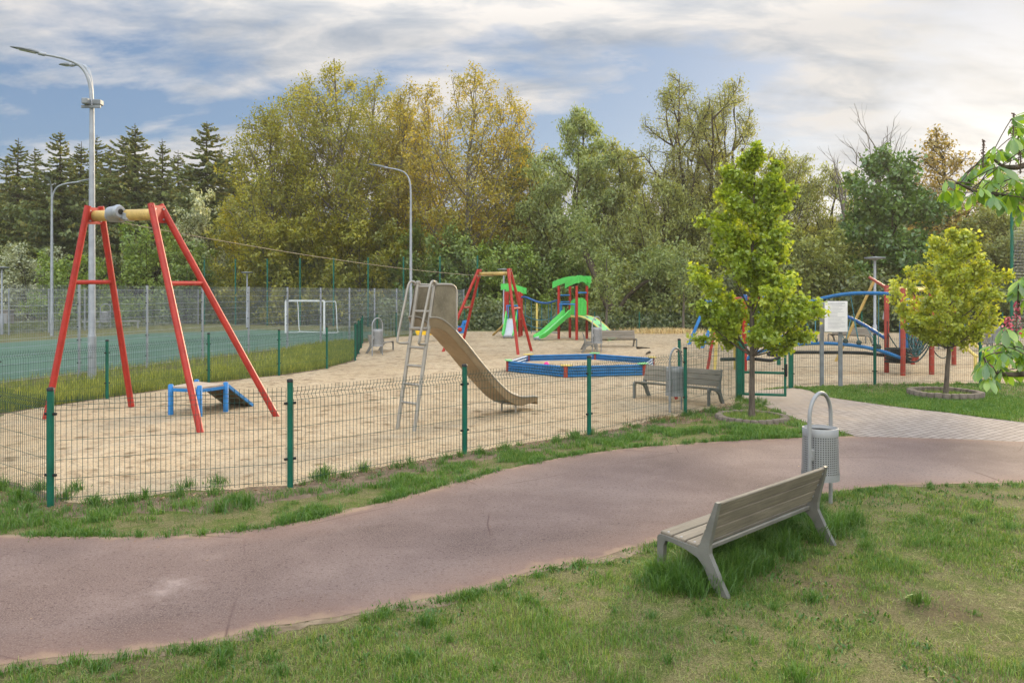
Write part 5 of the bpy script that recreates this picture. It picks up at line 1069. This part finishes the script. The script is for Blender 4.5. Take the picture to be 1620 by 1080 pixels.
# bushes and understorey behind the fences
def bush(label, px, top, Y, w, leaf, n, sz, seed, nm='bush', ratio=.55, sig=.2, **kw):
    X, Y, H = pxtree(px, top, Y); rr = w*Y/F/2
    tree_thing(nm, label, 'bush', X, Y, seed, H, [(.03, .85*rr), (.3, rr), (.65, .85*rr), (.9, .45*rr), (1., .15*rr)], leaf, n, sz, ratio, sig, nprim=26, elev=45, tr=.09, nsec=5, ntw=3, stems=3, spread=.5, minr=.02, **kw)
BU = [(45, 385, 64, 90, 'pale', 6500, 'pale grey-flowering bush at the left edge below the spruces'), (112, 402, 60, 100, 'bright', 7000, 'bright green bush behind the two-armed lamp post'), (175, 372, 68, 90, 'dbush', 6000, 'dark bush behind the tall lamp pole'), (232, 352, 60, 100, 'bright', 8000, 'vivid green bush seen through the near red tower'), (292, 380, 58, 90, 'bush', 7000, 'mid green bush right of the near red tower beam'),
      (332, 302, 64, 120, 'pale', 11000, 'tall silvery blossoming bush at the foot of the spruces'), (385, 330, 60, 130, 'olive', 10000, 'olive bush where the leafy row begins'), (440, 345, 57, 140, 'olive', 11000, 'wide olive bush low in the leafy row behind the goal'), (505, 330, 58, 140, 'olive', 11000, 'wide olive bush behind the right goal post'), (570, 350, 57, 130, 'olive', 10000, 'olive bush behind the court corner, left of the single-armed lamp'), (632, 345, 60, 130, 'dwillow', 9000, 'brown-green bush directly behind the single-armed lamp post'), (690, 350, 56, 140, 'bush', 10000, 'leafy green bush behind the top of the steel slide'),
      (745, 372, 54, 130, 'bush', 9000, 'green bush behind the far red A-frame'), (805, 385, 52, 110, 'bright', 8000, 'bright green bush behind the small play tower'), (860, 392, 53, 110, 'bush', 8000, 'green bush behind the rope bridge'), (915, 400, 54, 110, 'bright', 8000, 'fresh green bush behind the larger play tower'), (975, 410, 50, 110, 'dwillow', 8000, 'grey-green bush beside the leaning dark trunk'), (1035, 400, 50, 120, 'willow', 9000, 'soft blue-green bush behind the swing of blue legs'), (1085, 395, 49, 120, 'dwillow', 9000, 'dull green bush left of the tall young tree trunk'), (1180, 405, 49, 140, 'dbush', 9000, 'dark bush hidden behind the tall young tree'),
      (1250, 375, 50, 130, 'dwillow', 9000, 'olive bush between the young tree and the notice board'), (1310, 360, 50, 140, 'dwillow', 10000, 'greyish bush behind the notice board'), (1370, 430, 47, 150, 'dbush', 8000, 'low dark bush behind the leaning yellow pole'), (1450, 425, 47, 150, 'dbush', 8000, 'low dark bush behind the red climbing posts'), (1535, 320, 54, 120, 'dwillow', 9000, 'hazy brown bush right of the dark maple'), (1590, 330, 52, 120, 'dwillow', 9000, 'hazy bush behind the round-crowned young tree'), (1640, 325, 52, 120, 'dwillow', 8000, 'hazy bush at the right edge behind the chestnut leaves'), (1560, 450, 47, 130, 'dbush', 7000, 'low dark bush behind the far right bench'), (1640, 440, 46, 120, 'dbush', 7000, 'low dark bush outside the right edge')]
for k, (px, top, Y, w, lf, n, lb) in enumerate(BU): bush(lb, px, top, Y, w*1.15, lf, n, .24, 500+k)
# a dense wood closes the view behind: uncountable, one object
rg = np.random.default_rng(9); nq = 130000; x = rg.uniform(-95, 90, nq); x[90000:] = rg.uniform(-75, -24, nq-90000); y = 76+rg.random(nq)*14+.10*np.abs(x); hm = 6.5+4.*fbm(x*.16, y*.0, 4)+2*fbm(x*.6, y*.1, 8); hm = np.where(x < -25, 8.5+5.*fbm(x*.35, y*0, 2)+2.5*fbm(x*.9, y*0, 6), hm); zz_ = hm*rg.random(nq)**.8
V = quads_leaves(rg, np.stack([x, y, zz_], 1), np.full(nq, .75), .6, 0., np.tile(A(0, -.7, .4), (nq, 1))); o = leaf_mesh('far_woodland', V, LF['dbush'], None, np.clip(.6*fbm(x*.4, zz_*.5, 3)+.4*rg.random(nq), 0, 1)); o['kind'] = 'stuff'; tag(o, 'dense dark woodland filling the gaps behind the trees', 'woodland')
# low undergrowth along the far fence
rg = np.random.default_rng(19); nq = 42000; t = rg.random(nq); x = -8+t*48; y = 46.6+rg.random(nq)*3.5; hm = (.5+1.9*fbm(x*.45, y*.4, 7))*np.clip((y-46)/1.6, .3, 1); zz_ = hm*rg.random(nq)
V = quads_leaves(rg, np.stack([x, y, zz_], 1), np.full(nq, .2), .6, 0., np.tile(A(0, -.6, .4), (nq, 1))); o = leaf_mesh('undergrowth', V, LF['dbush'], None, np.clip(.55*fbm(x, zz_*2, 3)+.45*rg.random(nq), 0, 1)); o['kind'] = 'stuff'; tag(o, 'dark tangled undergrowth behind the far green mesh fence', 'undergrowth')
rg = np.random.default_rng(29); nq = 36000; t = rg.random(nq)*34-5; s = 20.8+rg.random(nq)*7; c = CP+CD*t[:, None]+CN*s[:, None]; e2 = rg.random(nq) < .5; c2 = CP+CD*(30.8+4*rg.random(nq))[:, None]+CN*(rg.random(nq)*26-3)[:, None]; c = np.where(e2[:, None], c2, c); hm = np.where(e2, .7+2.2*fbm(c[:, 0]*.5, c[:, 1]*.5, 7), .25+.3*fbm(c[:, 0]*.5, c[:, 1]*.5, 7)); c[:, 2] = hm*rg.random(nq)
V = quads_leaves(rg, c, np.where(e2, .22, .16), .5); o = leaf_mesh('undergrowth', V, LF['dbush'], None, np.clip(.5*fbm(c[:, 0], c[:, 1], 3)+.5*rg.random(nq), 0, 1)); o['kind'] = 'stuff'; tag(o, 'undergrowth and rough grass behind the sports court', 'undergrowth')
# leaning dark trunk, thin stakes-like saplings
T = Thing('leaning_tree', 'dark leaning trunk with one rising limb beyond the far fence', 'tree', A((1003-CX)*47.5/F, 47.5, 0)); b = T.loc
P = spline([at(1012, 528, 47.5), at(985, 505, 48), at(962, 480, 48.4), at(945, 440, 49), at(925, 395, 50), at(918, 350, 51)], 5); P[0, 2] = -.2; mb = MB(); mb.tube(P, np.linspace(.42, .14, len(P)), 10); T.part('trunk', mb, M['bark'])
mb = MB(); mb.tube(spline([at(976, 497, 48.2), at(992, 470, 48), at(1015, 450, 47.6), at(1036, 438, 47.2), at(1052, 415, 47)], 5), np.linspace(.16, .05, 21), 8); T.part('limb', mb, M['bark'])
rg = np.random.default_rng(77); tw = []
for q in (P[-8:], spline([at(1036, 438, 47.2), at(1052, 415, 47)], 4)):
    for p in q:
        for k in range(7): d = rg.normal(size=3); d[2] = abs(d[2]); tw.append((p, p+nrm(d)*1.5))
c, i = spots(rg, np.array(tw), 3500, .25); leaf_mesh('crown', quads_leaves(rg, c-T.loc, np.full(len(c), .22), .4, .8), LF['willow'], T.o, clump_rnd(rg, i))
def sapling(label, px, Y, top, seed): 
    X = (px-CX)*Y/F; H = HC-(top-HY)*Y/F; tree_thing('sapling', label, 'young tree', X, Y, seed, H, [(.42, .45), (.6, .9), (.8, .8), (1., .2)], 'willow', 2200, .16, .5, .15, barkm='gbark', nprim=16, elev=60, tr=.085, nsec=4, ntw=3, minr=.012)
sapling('slim grey-barked sapling with a bare stem beyond the right roof of the larger play tower', 959, 44.3, 395, 61)
sapling('slim grey-barked sapling with a bare stem left of the blue swing legs', 1081, 44.0, 385, 62)
# ------------------------------------------------------------------ the two young trees in concrete rings
def tree_ring(label, p, r, hgt, n=28):
    T = Thing('planting_ring', label, 'edging ring', p)
    mb = MB(); rg = np.random.default_rng(int(r*1000))
    for k in range(n):
        a_ = 2*math.pi*k/n; c = A(r*math.cos(a_), r*math.sin(a_), hgt/2-.06+rg.normal(0, .004)); mb.tube([c-A(0, 0, hgt/2+.06), c+A(0, 0, hgt/2), c+A(0, 0, hgt/2+.012)], [math.pi*r/n*1.12, math.pi*r/n*1.12, math.pi*r/n*.9], 9)
    T.part('palisade', mb, M['ringstone'], world=False)
    mb = MB(); a_ = np.arange(40)*2*math.pi/40; mb.add([(r*.97*math.cos(q), r*.97*math.sin(q), .006) for q in a_], [tuple(range(40))]); T.part('soil', mb, M['soil'], world=False); return T
Y1 = A(4.2, 13.95, 0); Y2 = A((1495-CX)*17.0/F, 17.0, 0)
tree_ring('scalloped concrete ring round the tall young tree beside the gate', Y1, .56, .11); tree_ring('scalloped concrete ring round the round-crowned young tree at the right', Y2, .66, .17)
k_ = 13.95/F
pf = [(.275, .75), (.33, 1.02), (.44, 1.22), (.53, .98), (.60, .58), (.66, .54), (.75, .72), (.84, .68), (.93, .42), (1., .10)]
H1 = HC+(463-228)*k_
tree_thing('hornbeam_tree', 'tall young tree with a fresh green tiered crown beside the gate', 'tree', Y1[0], Y1[1], 21, H1, pf, 'young', 27000, .072, 1., .05, barkm='ybark', lob=True, nprim=30, elev=52, tr=.056, nsec=7, ntw=3, minr=.007, wob=.006, secl=.38, twl=.35)
k2 = 17./F; H2 = HC+(463-362)*k2
pf = [(.34, .55), (.42, .92), (.55, 1.20), (.68, 1.10), (.80, .80), (.88, .60), (.95, .35), (1., .08)]
tree_thing('hornbeam_tree', 'young tree with a round yellow-green crown in front of the red climbing posts', 'tree', Y2[0], Y2[1], 22, H2, pf, 'young2', 15500, .072, 1., .05, barkm='ybark', lob=True, lean=(.26, 0), nprim=26, elev=44, tr=.056, nsec=7, ntw=3, minr=.008, wob=.006, secl=.4)
# ------------------------------------------------------------------ chestnut reaching in from the right
LF['bud'] = leafmat('chestnut_buds', (.05, .025, .02), (.09, .045, .035), (.16, .07, .06), .2, .04)
T = Thing('chestnut_tree', 'flowering chestnut whose big-leaved twigs reach in at the right edge', 'tree', (6.4, 5.6)); rg = np.random.default_rng(31)
mb = MB(); mb.tube(path_pts(rg, A(6.4, 5.6, -.2), A(6.2, 5.4, 6.2), 0, 12, .006), np.linspace(.17, .05, 12), 12); T.part('trunk', mb, M['bark'])
brs = [[A(6.33, 5.5, 2.1), at(1760, 335, 4.7), at(1660, 318, 4.4), at(1600, 310, 4.3), at(1550, 305, 4.2), at(1512, 288, 4.15)], [A(6.3, 5.5, 2.6), at(1740, 300, 4.8), at(1650, 262, 4.5), at(1605, 265, 4.35), at(1585, 262, 4.3), at(1568, 248, 4.3)], [A(6.35, 5.5, 1.2), at(1750, 565, 4.7), at(1650, 585, 4.4), at(1610, 592, 4.25), at(1575, 588, 4.2), at(1556, 566, 4.15)], [A(6.35, 5.5, 1.5), at(1760, 490, 4.8), at(1680, 500, 4.5), at(1632, 510, 4.4), at(1610, 500, 4.35)], [A(6.35, 5.5, 1.4), at(1750, 560, 4.6), at(1660, 550, 4.4), at(1620, 550, 4.3), at(1590, 548, 4.25)], [A(6.3, 5.45, 2.4), at(1740, 260, 4.9), at(1660, 225, 4.6), at(1625, 215, 4.5)]]
LV = []; LI = []; LR = []; nv = 0
def leaflet(o, d, up, L, w):
    global nv
    d = nrm(d); s = nrm(np.cross(d, up)); n_ = np.cross(s, d); m = 7; t = np.linspace(0, 1, m); wd = w*np.sin(np.pi*np.clip(t, 0, 1)**1.55)**.8*(.25+.95*t**.7); wd[0] = .004; wd[-1] = .002
    mid = o+d*(L*t)[:, None]-n_*(L*.30*t**2)[:, None]; l = mid+s*wd[:, None]+n_*(wd*.22+.012*L*np.sin(t*25))[:, None]; r = mid-s*wd[:, None]+n_*(wd*.22+.012*L*np.sin(t*25+1))[:, None]
    V = np.stack([l, mid, r], 1).reshape(-1, 3); LV.append(V); 
    for i in range(m-1):
        b = nv+i*3; LI.extend([b, b+3, b+4, b+1, b+1, b+4, b+5, b+2])
    LR.append(np.full(len(V), np.clip(rg.normal(.45, .25), 0, 1))); nv += len(V)
tw_mb = [MB() for _ in brs]
def palm(o, L, attach=None, bi=0):
    az0 = rg.random()*6.28; tl = rg.normal(0, .3, 3); up = nrm(A(0, 0, 1)+tl); m = rg.integers(5, 8); base = nrm(A(math.cos(az0), math.sin(az0), 0)-up*np.dot(A(math.cos(az0), math.sin(az0), 0), up)); side = np.cross(up, base)
    for k in range(m):
        q = (k/(m-1)-.5)*4.1; ll = L*(1-.38*abs(k/(m-1)-.5)*2); d = base*math.cos(q)+side*math.sin(q)-up*(.55+.5*rg.random()); leaflet(o, d, up, ll, ll*.20)
    if attach is not None: tw_mb[bi].tube(arc(attach, o, -.01, 5), .0028, 4, False)
for bi, P in enumerate(brs):
    S_ = spline(P, 8); tw_mb[bi].tube(S_, np.linspace(.03, .0045, len(S_)), 8)
up_px = [(1500, 292), (1506, 308), (1522, 282), (1540, 280), (1515, 316), (1534, 316), (1563, 312), (1582, 322), (1572, 268), (1584, 282), (1586, 246), (1571, 248), (1612, 222), (1622, 232), (1602, 288), (1618, 300), (1598, 316), (1615, 330), (1552, 288), (1562, 296), (1640, 250), (1650, 290), (1660, 330), (1605, 206)]
lo_px = [(1553, 590), (1568, 602), (1575, 574), (1592, 590), (1585, 548), (1600, 556), (1612, 580), (1604, 540), (1618, 560), (1562, 580), (1615, 450), (1608, 462), (1622, 475), (1630, 540), (1640, 590), (1618, 530), (1590, 568), (1632, 570), (1640, 460), (1578, 560)]
for (px, py) in up_px+lo_px+[(a+rg.normal(0, 9), b+rg.normal(0, 9)) for a, b in up_px+lo_px if a > 1508]:
    o = at(px+rg.normal(0, 3), py-8+rg.normal(0, 3), 4.22+rg.normal(0, .13)); best = min((np.linalg.norm(q-o), tuple(q), k) for k, P in enumerate(brs) for q in spline(P, 6)); palm(o, .082+.035*rg.random(), A(*best[1]), best[2])
for k in range(170):                             # the rest of the crown, mostly outside the picture
    bi = int(rg.integers(0, 6)); q = spline(brs[bi], 6)[rg.integers(2, 14)]; o = q+rg.normal(0, .24, 3)
    if CX+F*o[0]/o[1] > 1650: palm(o, .13, q, bi)

for mb in tw_mb: T.part('branch', mb, M['ybark'])
V = np.concatenate(LV)-T.loc; nf = len(LI)//4
raw_mesh('foliage', V, np.full(nf, 4), LI, LF['chest'], T.o, {'rnd': np.concatenate(LR)}, True)
for (px, y0, y1, red) in ((1603, 220, 179, 0), (1555, 266, 222, 0), (1614, 275, 235, 0), (1608, 528, 480, 1), (1594, 532, 503, 1), (1560, 586, 566, 1)):
    a_ = at(px, y0, 4.25); b_ = at(px+1, y1, 4.25); mb = MB(); mb.tube([a_, b_], .004, 5); sp_2 = T.part('flower_spike', mb, M['ybark']); pts = []
    for k in range(52): t = k/52; aa = k*2.4; rr = (.026 if red else .017)*(1-t*.7); pts.append(a_+(b_-a_)*t+A(rr*math.cos(aa), rr*math.sin(aa), .004))
    c = np.repeat(np.array(pts), 3, 0)+rg.normal(0, .004, (156, 3)); c = c[::2]; V = quads_leaves(rg, c-T.loc, np.full(78, .010 if not red else .013), .8); leaf_mesh('flower', V, LF['flower'] if red else LF['bud'], sp_2, rg.random(78)*(.5 if not red else 1.))
# ------------------------------------------------------------------ grass
def blades(rg, x, y, h, w, lean, name, leaf, z0=-.01):
    n = len(x); az = rg.random(n)*6.283; d = np.stack([np.cos(az), np.sin(az), 0*az], 1); s = np.stack([-np.sin(az), np.cos(az), 0*az], 1); az2 = rg.random(n)*6.283; b = np.stack([np.cos(az2), np.sin(az2), 0*az2], 1)
    o = np.stack([x, y, np.full(n, z0)], 1); h = h[:, None]; w = w[:, None]*.5; ln = (lean*rg.random(n))[:, None]; m = o+b*h*ln*.35; m[:, 2] += h[:, 0]*.6; t = o+b*h*ln*1.1; t[:, 2] += (h*(1-.35*ln**2))[:, 0]
    V = np.stack([o-s*w, o+s*w, m+s*w*.75, m-s*w*.75, t], 1).reshape(-1, 3); q = np.arange(n)*5; idx = np.stack([q, q+1, q+2, q+3, q+3, q+2, q+4], 1).ravel(); sz = np.tile([4, 3], n)
    return V, sz, idx
def grass_obj(name, label, parts, leaf, cat):
    V = []; S_ = []; I = []; Rn = []; o = 0
    for (v, s, i, r) in parts: V.append(v); S_.append(s); I.append(i+o); o += len(v); Rn.append(np.repeat(r, 5))
    ob = raw_mesh(name, np.concatenate(V), np.concatenate(S_), np.concatenate(I), LF[leaf], None, {'rnd': np.concatenate(Rn)}); ob['kind'] = 'stuff'; tag(ob, label, cat); return ob
def scatter(rg, P, n, dens=None):
    P = np.asarray(P); lo, hi = P.min(0), P.max(0); x = rg.uniform(lo[0], hi[0], n); y = rg.uniform(lo[1], hi[1], n); k = inpoly(x, y, P); x, y = x[k], y[k]; px = CX+F*x/y; py = HY+F*HC/y; k = (px > -60) & (px < 1690) & (py < 1130); x, y = x[k], y[k]
    if dens is not None: k = rg.random(len(x)) < dens(x, y); x, y = x[k], y[k]
    return x, y
rg = np.random.default_rng(71); parts = []
LAWN = [tuple(p[:2]) for p in lol[::4]]+[(30, lol[-1][1]), (30, 3.5), (-8, 3.5)]
def patch(x, y): return np.clip((fbm(x*1.1, y*1.1, 2)*.55+fbm(x*3.3, y*3.3, 5)*.45-.40)*5., 0.05, 1)
edge = lol[::3]
x, y = scatter(rg, LAWN, 1300000, lambda x, y: patch(x, y)*np.clip(6.5/y, .2, 1)**1.3)
d = linedist(x, y, edge); k = rg.random(len(x)) < np.clip(.25+d*6, 0, 1); x, y = x[k], y[k]; n = len(x)
h = .016+.048*fbm(x*1.7, y*1.7, 8)**1.3*(.5+rg.random(n)); h *= .75+.6*patch(x, y); v, s, i = blades(rg, x, y, h, .0040*(.7+.6*rg.random(n))*np.clip(y/5.5, 1, 2.2), .9, '', ''); parts.append((v, s, i, np.clip(.55*fbm(x*.8, y*.8, 12)+rg.normal(.26, .24, n)+.3*(1-patch(x, y)), 0, 1)))
# tufts: clumps of longer blades
def tufts(rg, cs, nb, rad, hgt, tone, wd=.0045):
    X, Y, Hh, Tn = [], [], [], []
    for (cx, cy, sc) in cs:
        n = int(nb*sc); r = np.abs(rg.normal(0, rad*sc**.5, n)); a_ = rg.random(n)*6.283; X.append(cx+r*np.cos(a_)); Y.append(cy+r*np.sin(a_)); Hh.append(hgt*sc**.6*(.45+.75*rg.random(n))*np.clip(1.2-r/rad*.35, .3, 1.2)); Tn.append(np.full(n, tone)+rg.normal(0, .16, n)+rg.normal(0, .08))
    X, Y, Hh, Tn = map(np.concatenate, (X, Y, Hh, Tn)); v, s, i = blades(rg, X, Y, Hh, wd*(.7+.6*rg.random(len(X))), 1.25, '', ''); parts.append((v, s, i, np.clip(Tn, 0, 1)))
bu = A(.72, .69, 0); bw = A(.69, -.72, 0); B0 = A(1.14, 6.17, 0); cs = []
for k in range(44): p = B0+bu*rg.uniform(-.1, 1.9)+bw*rg.uniform(.08, .5); cs.append((p[0], p[1], .5+.8*rg.random()))
for k in range(10): p = B0+bu*rg.uniform(-.35, .15)+bw*rg.uniform(-.05, .55); cs.append((p[0], p[1], .5+.5*rg.random()))
for k in range(16): p = B0+bu*rg.uniform(1.75, 2.6)+bw*rg.uniform(-.2, .55); cs.append((p[0], p[1], .45+.6*rg.random()))
tufts(rg, cs, 230, .095, .23, .27, .0056)
cs = []
for k in range(100):
    px, py = rg.uniform(-50, 1680), rg.uniform(800, 1120); p = g(px, py)
    if inpoly(np.array([p[0]]), np.array([p[1]]), LAWN)[0] and linedist(np.array([p[0]]), np.array([p[1]]), edge)[0] > .08: cs.append((p[0], p[1], .25+.75*rg.random()**2))
for k in range(110): p = lol[rg.integers(10, len(lol)-10)]; cs.append((p[0]+.02, p[1]-.14*rg.random()-.06, .2+.3*rg.random()))
tufts(rg, cs, 170, .09, .11, .3, .005)
# straw and dead blades lying on the turf
x, y = scatter(rg, LAWN, 80000, lambda x, y: np.clip(7/y, .2, 1)**1.5*np.clip(fbm(x*1.4, y*1.4, 61)*2.2-.5, .1, 1)); n = len(x); v, s, i = blades(rg, x, y, .03+.05*rg.random(n), np.full(n, .0034), 2.2, '', '', .004); v = v.copy(); v[:, 2] = np.clip(v[:, 2], -.004, .03)*.5+.003; parts.append((v, s, i, np.clip(rg.normal(.95, .1, n), 0, 1)))
# clover-like leaves
cx, cy = scatter(rg, LAWN, 5200, lambda x, y: np.clip((fbm(x*1.3, y*1.3, 91)-.5)*5, 0, 1)); n = len(cx)*14; x = np.repeat(cx, 14)+rg.normal(0, .05, n); y = np.repeat(cy, 14)+rg.normal(0, .05, n); v, s, i = blades(rg, x, y, .02+.03*rg.random(n), np.full(n, .014), 1.5, '', ''); parts.append((v, s, i, np.clip(rg.normal(.12, .12, n), 0, 1)))
grass_obj('grass', 'patchy spring grass of the near lawn, tall round the bench legs', parts, 'grass', 'grass'); parts = []
fr2_ = FRONT[1:-1]+[A(4.45, 15.9, 0)]; STRIP = [tuple(p[:2]) for p in fr2_]+[tuple(p[:2]) for p in pl]+[tuple(p[:2]) for p in upl[upl[:, 0] < g(1352, 690)[0]][::-1][::3]]
def pat2(x, y): return np.clip((fbm(x*1.5, y*1.5, 31)*.6+fbm(x*4, y*4, 33)*.4-.46)*7., 0.02, 1)*np.clip(linedist(x, y, fr2_)*1.6-.05, 0.02, 1)*np.clip((np.hypot(x-4.2, y-13.95)-.60)*3, 0, 1)
x, y = scatter(rg, STRIP, 900000, lambda x, y: pat2(x, y)*np.clip(7.5/y, .25, 1)); n = len(x); h = .03+.06*fbm(x*1.9, y*1.9, 8)*(.5+rg.random(n)); h *= .7+.7*pat2(x, y); v, s, i = blades(rg, x, y, h, .0055*(.7+.6*rg.random(n))*np.clip(y/8, .8, 1.8), .9, '', ''); parts.append((v, s, i, np.clip(.5*fbm(x*.9, y*.9, 12)+rg.normal(.14, .2, n), 0, 1)))
cs = []
for k in range(110):
    j = rg.integers(0, len(fr2_)-1); t = rg.random(); p = fr2_[j]*(1-t)+fr2_[j+1]*t; q = rg.random()**1.5*.5; cs.append((p[0]+q*.3+rg.normal(0, .05), p[1]-q, .3+.6*rg.random()**2))
for (px, py, s_) in ((100, 790, 1.), (30, 790, 1.3), (5, 775, 1.3), (60, 775, 1.1), (390, 800, 1.2), (350, 808, 1.2), (510, 757, 1.3), (515, 752, 1.2), (575, 745, 1.1), (120, 775, 1.), (345, 765, 1.), (295, 770, .9), (1210, 640, 1.), (1200, 636, 1.), (1170, 632, 1.)): p = g(px, py); cs.append((p[0], p[1], s_))
um = upl[(CX+F*upl[:, 0]/upl[:, 1] > -60) & (CX+F*upl[:, 0]/upl[:, 1] < 1340)]
for k in range(200): p = um[rg.integers(0, len(um))]; cs.append((p[0], p[1]+.10*rg.random()-.01, .15+.35*rg.random()**2))
tufts(rg, cs, 130, .10, .15, .28, .006)
grass_obj('grass', 'tufted grass of the verge between the green mesh fence and the red path', parts, 'grass', 'grass'); parts = []
RL = [tuple(p[:2]) for p in pe[10:]]+[(24, 14), (24, 19.5)]+[tuple((p-A(0, .12, 0))[:2]) for p in RIGHT[::-1]]
x, y = scatter(rg, RL, 420000, lambda x, y: np.clip((fbm(x*.9, y*.9, 41)-.3)*4, .15, 1)); n = len(x); h = .03+.05*rg.random(n); v, s, i = blades(rg, x, y, h, .010*(.7+.6*rg.random(n)), .9, '', ''); parts.append((v, s, i, np.clip(.6*fbm(x*.8, y*.8, 12)+rg.normal(.15, .2, n), 0, 1)))
cs = []
for k in range(60): j = rg.integers(0, 4); t = rg.random(); p = RIGHT[j]*(1-t)+RIGHT[j+1]*t; cs.append((p[0], p[1]-.12*rg.random(), .3+.4*rg.random()))
tufts(rg, cs, 60, .12, .12, .5, .01)
for c in (Y1, Y2):
    a_ = rg.random(2600)*6.283; r = .52*np.sqrt(rg.random(2600)); v, s, i = blades(rg, c[0]+r*np.cos(a_), c[1]+r*np.sin(a_), .04+.09*rg.random(2600), np.full(2600, .007), 1., '', ''); parts.append((v, s, i, np.clip(rg.normal(.7, .2, 2600), 0, 1)))
grass_obj('grass', 'short grass between the paved path and the green fence, and inside the tree rings', parts, 'grass', 'grass'); parts = []
# rough grass behind the court and outside left
WD = [tuple((p+A(-.10, 0, 0))[:2]) for p in LEFT[:7]]+[tuple((p+A(-.1, 0, 0))[:2]) for p in LEFT[7:9]]+[tuple(ct(15, .5)[:2]), tuple(ct(8, .6)[:2]), tuple(ct(0, .6)[:2]), tuple(ct(-6, .6)[:2])]
x, y = scatter(rg, WD, 190000, lambda x, y: np.clip(1.25-linedist(x, y, LEFT)/2.6+.5*(fbm(x*1.2, y*1.2, 3)-.5), .06, 1)); n = len(x); h = (.10+.30*fbm(x*1.1, y*1.1, 55))*(.4+.7*rg.random(n)); v, s, i = blades(rg, x, y, h, .013*(.6+.8*rg.random(n)), .55, '', ''); parts.append((v, s, i, np.clip(.55*fbm(x*1.3, y*1.3, 57)+rg.normal(.2, .22, n), 0, 1)))
grass_obj('weeds', 'tall yellow-green weeds between the low green fence and the grey court fence', parts, 'weed', 'weeds'); parts = []
# dry leaves and crumbs along the fence foot
rg = np.random.default_rng(88); C_ = []
for k in range(2600):
    line = fr2_ if k % 3 else RIGHT; j = rg.integers(0, len(line)-1); t = rg.random(); p = line[j]*(1-t)+line[j+1]*t; C_.append(p+A(rg.normal(0, .05), -abs(rg.normal(0, .13))+.05, .012*rg.random()))
C_ = np.array(C_); V = quads_leaves(rg, C_, np.full(len(C_), .035), .6); V[..., 2] = np.maximum(V[..., 2]*.5, -.004); LF['litter'] = leafmat('dry_leaf_litter', (.05, .03, .018), (.13, .08, .045), (.26, .18, .11), .15, .03)
o = leaf_mesh('leaf_litter', V, LF['litter'], None, rg.random(len(C_))); o['kind'] = 'stuff'; tag(o, 'dry brown leaf litter along the foot of the green fences', 'leaf litter')
x, y = scatter(rg, SANDP, 60000, lambda x, y: np.clip(11/y, .1, 1)**2*np.clip(fbm(x*.9, y*.9, 77)*2.6-.9, .04, 1)*.22); V = quads_leaves(rg, np.stack([x, y, np.full(len(x), .004)], 1), np.full(len(x), .026), .5); V[..., 2] = .001+np.clip(V[..., 2]-.004, -.01, .012)*.35+.003; o = leaf_mesh('leaf_litter', V, LF['litter'], None, rg.random(len(x))); o['kind'] = 'stuff'; tag(o, 'dark leaf crumbs scattered over the trodden sand', 'leaf litter')
x, y = rg.uniform(-6, 9, 700), rg.uniform(4.5, 13, 700); PTH = [tuple(p[:2]) for p in upl[::6]]+[tuple(p[:2]) for p in lol[::-6]]; k = inpoly(x, y, PTH); x, y = x[k], y[k]; dd = np.minimum(linedist(x, y, upl[::4]), linedist(x, y, lol[::4])); k = rg.random(len(x)) < np.exp(-dd*2.2)+.12; x, y = x[k], y[k]
V = quads_leaves(rg, np.stack([x, y, np.full(len(x), .006)], 1), np.full(len(x), .022), .55); V[..., 2] = .002+np.clip(V[..., 2]-.006, -.01, .01)*.25+.002; o = leaf_mesh('leaf_litter', V, LF['litter'], None, rg.random(len(x))); o['kind'] = 'stuff'; tag(o, 'tiny dry leaf scraps blown over the red path', 'leaf litter')
cs = g(1052, 664); n = 500; a_ = rg.random(n)*6.28; r = np.abs(rg.normal(0, .22, n)); v, s, i = blades(rg, cs[0]+r*np.cos(a_)*1.5, cs[1]+r*np.sin(a_)*.6, .03+.09*rg.random(n), np.full(n, .008), 1.2, '', ''); o = raw_mesh('dry_grass', v, s, i, LF['litter'], None, {'rnd': np.repeat(rg.random(n), 5)}); o['kind'] = 'stuff'; tag(o, 'rusty dry grass patch at the fence foot left of the young tree', 'dry grass')
p = A((1045-CX)*43.5/F, 43.5, 0); n = 2600; x = p[0]+rg.normal(0, 1.1, n); y = p[1]+rg.normal(0, .4, n); v, s, i = blades(rg, x, y, .1+.3*rg.random(n), np.full(n, .02), 1.1, '', ''); LF['straw'] = leafmat('straw', (.2, .13, .06), (.34, .25, .13), (.45, .36, .2), .2, .03)
o = raw_mesh('dry_grass', v, s, i, LF['straw'], None, {'rnd': np.repeat(rg.random(n), 5)}); o['kind'] = 'stuff'; tag(o, 'straw-coloured dry grass along the far fence behind the sandbox benches', 'dry grass')
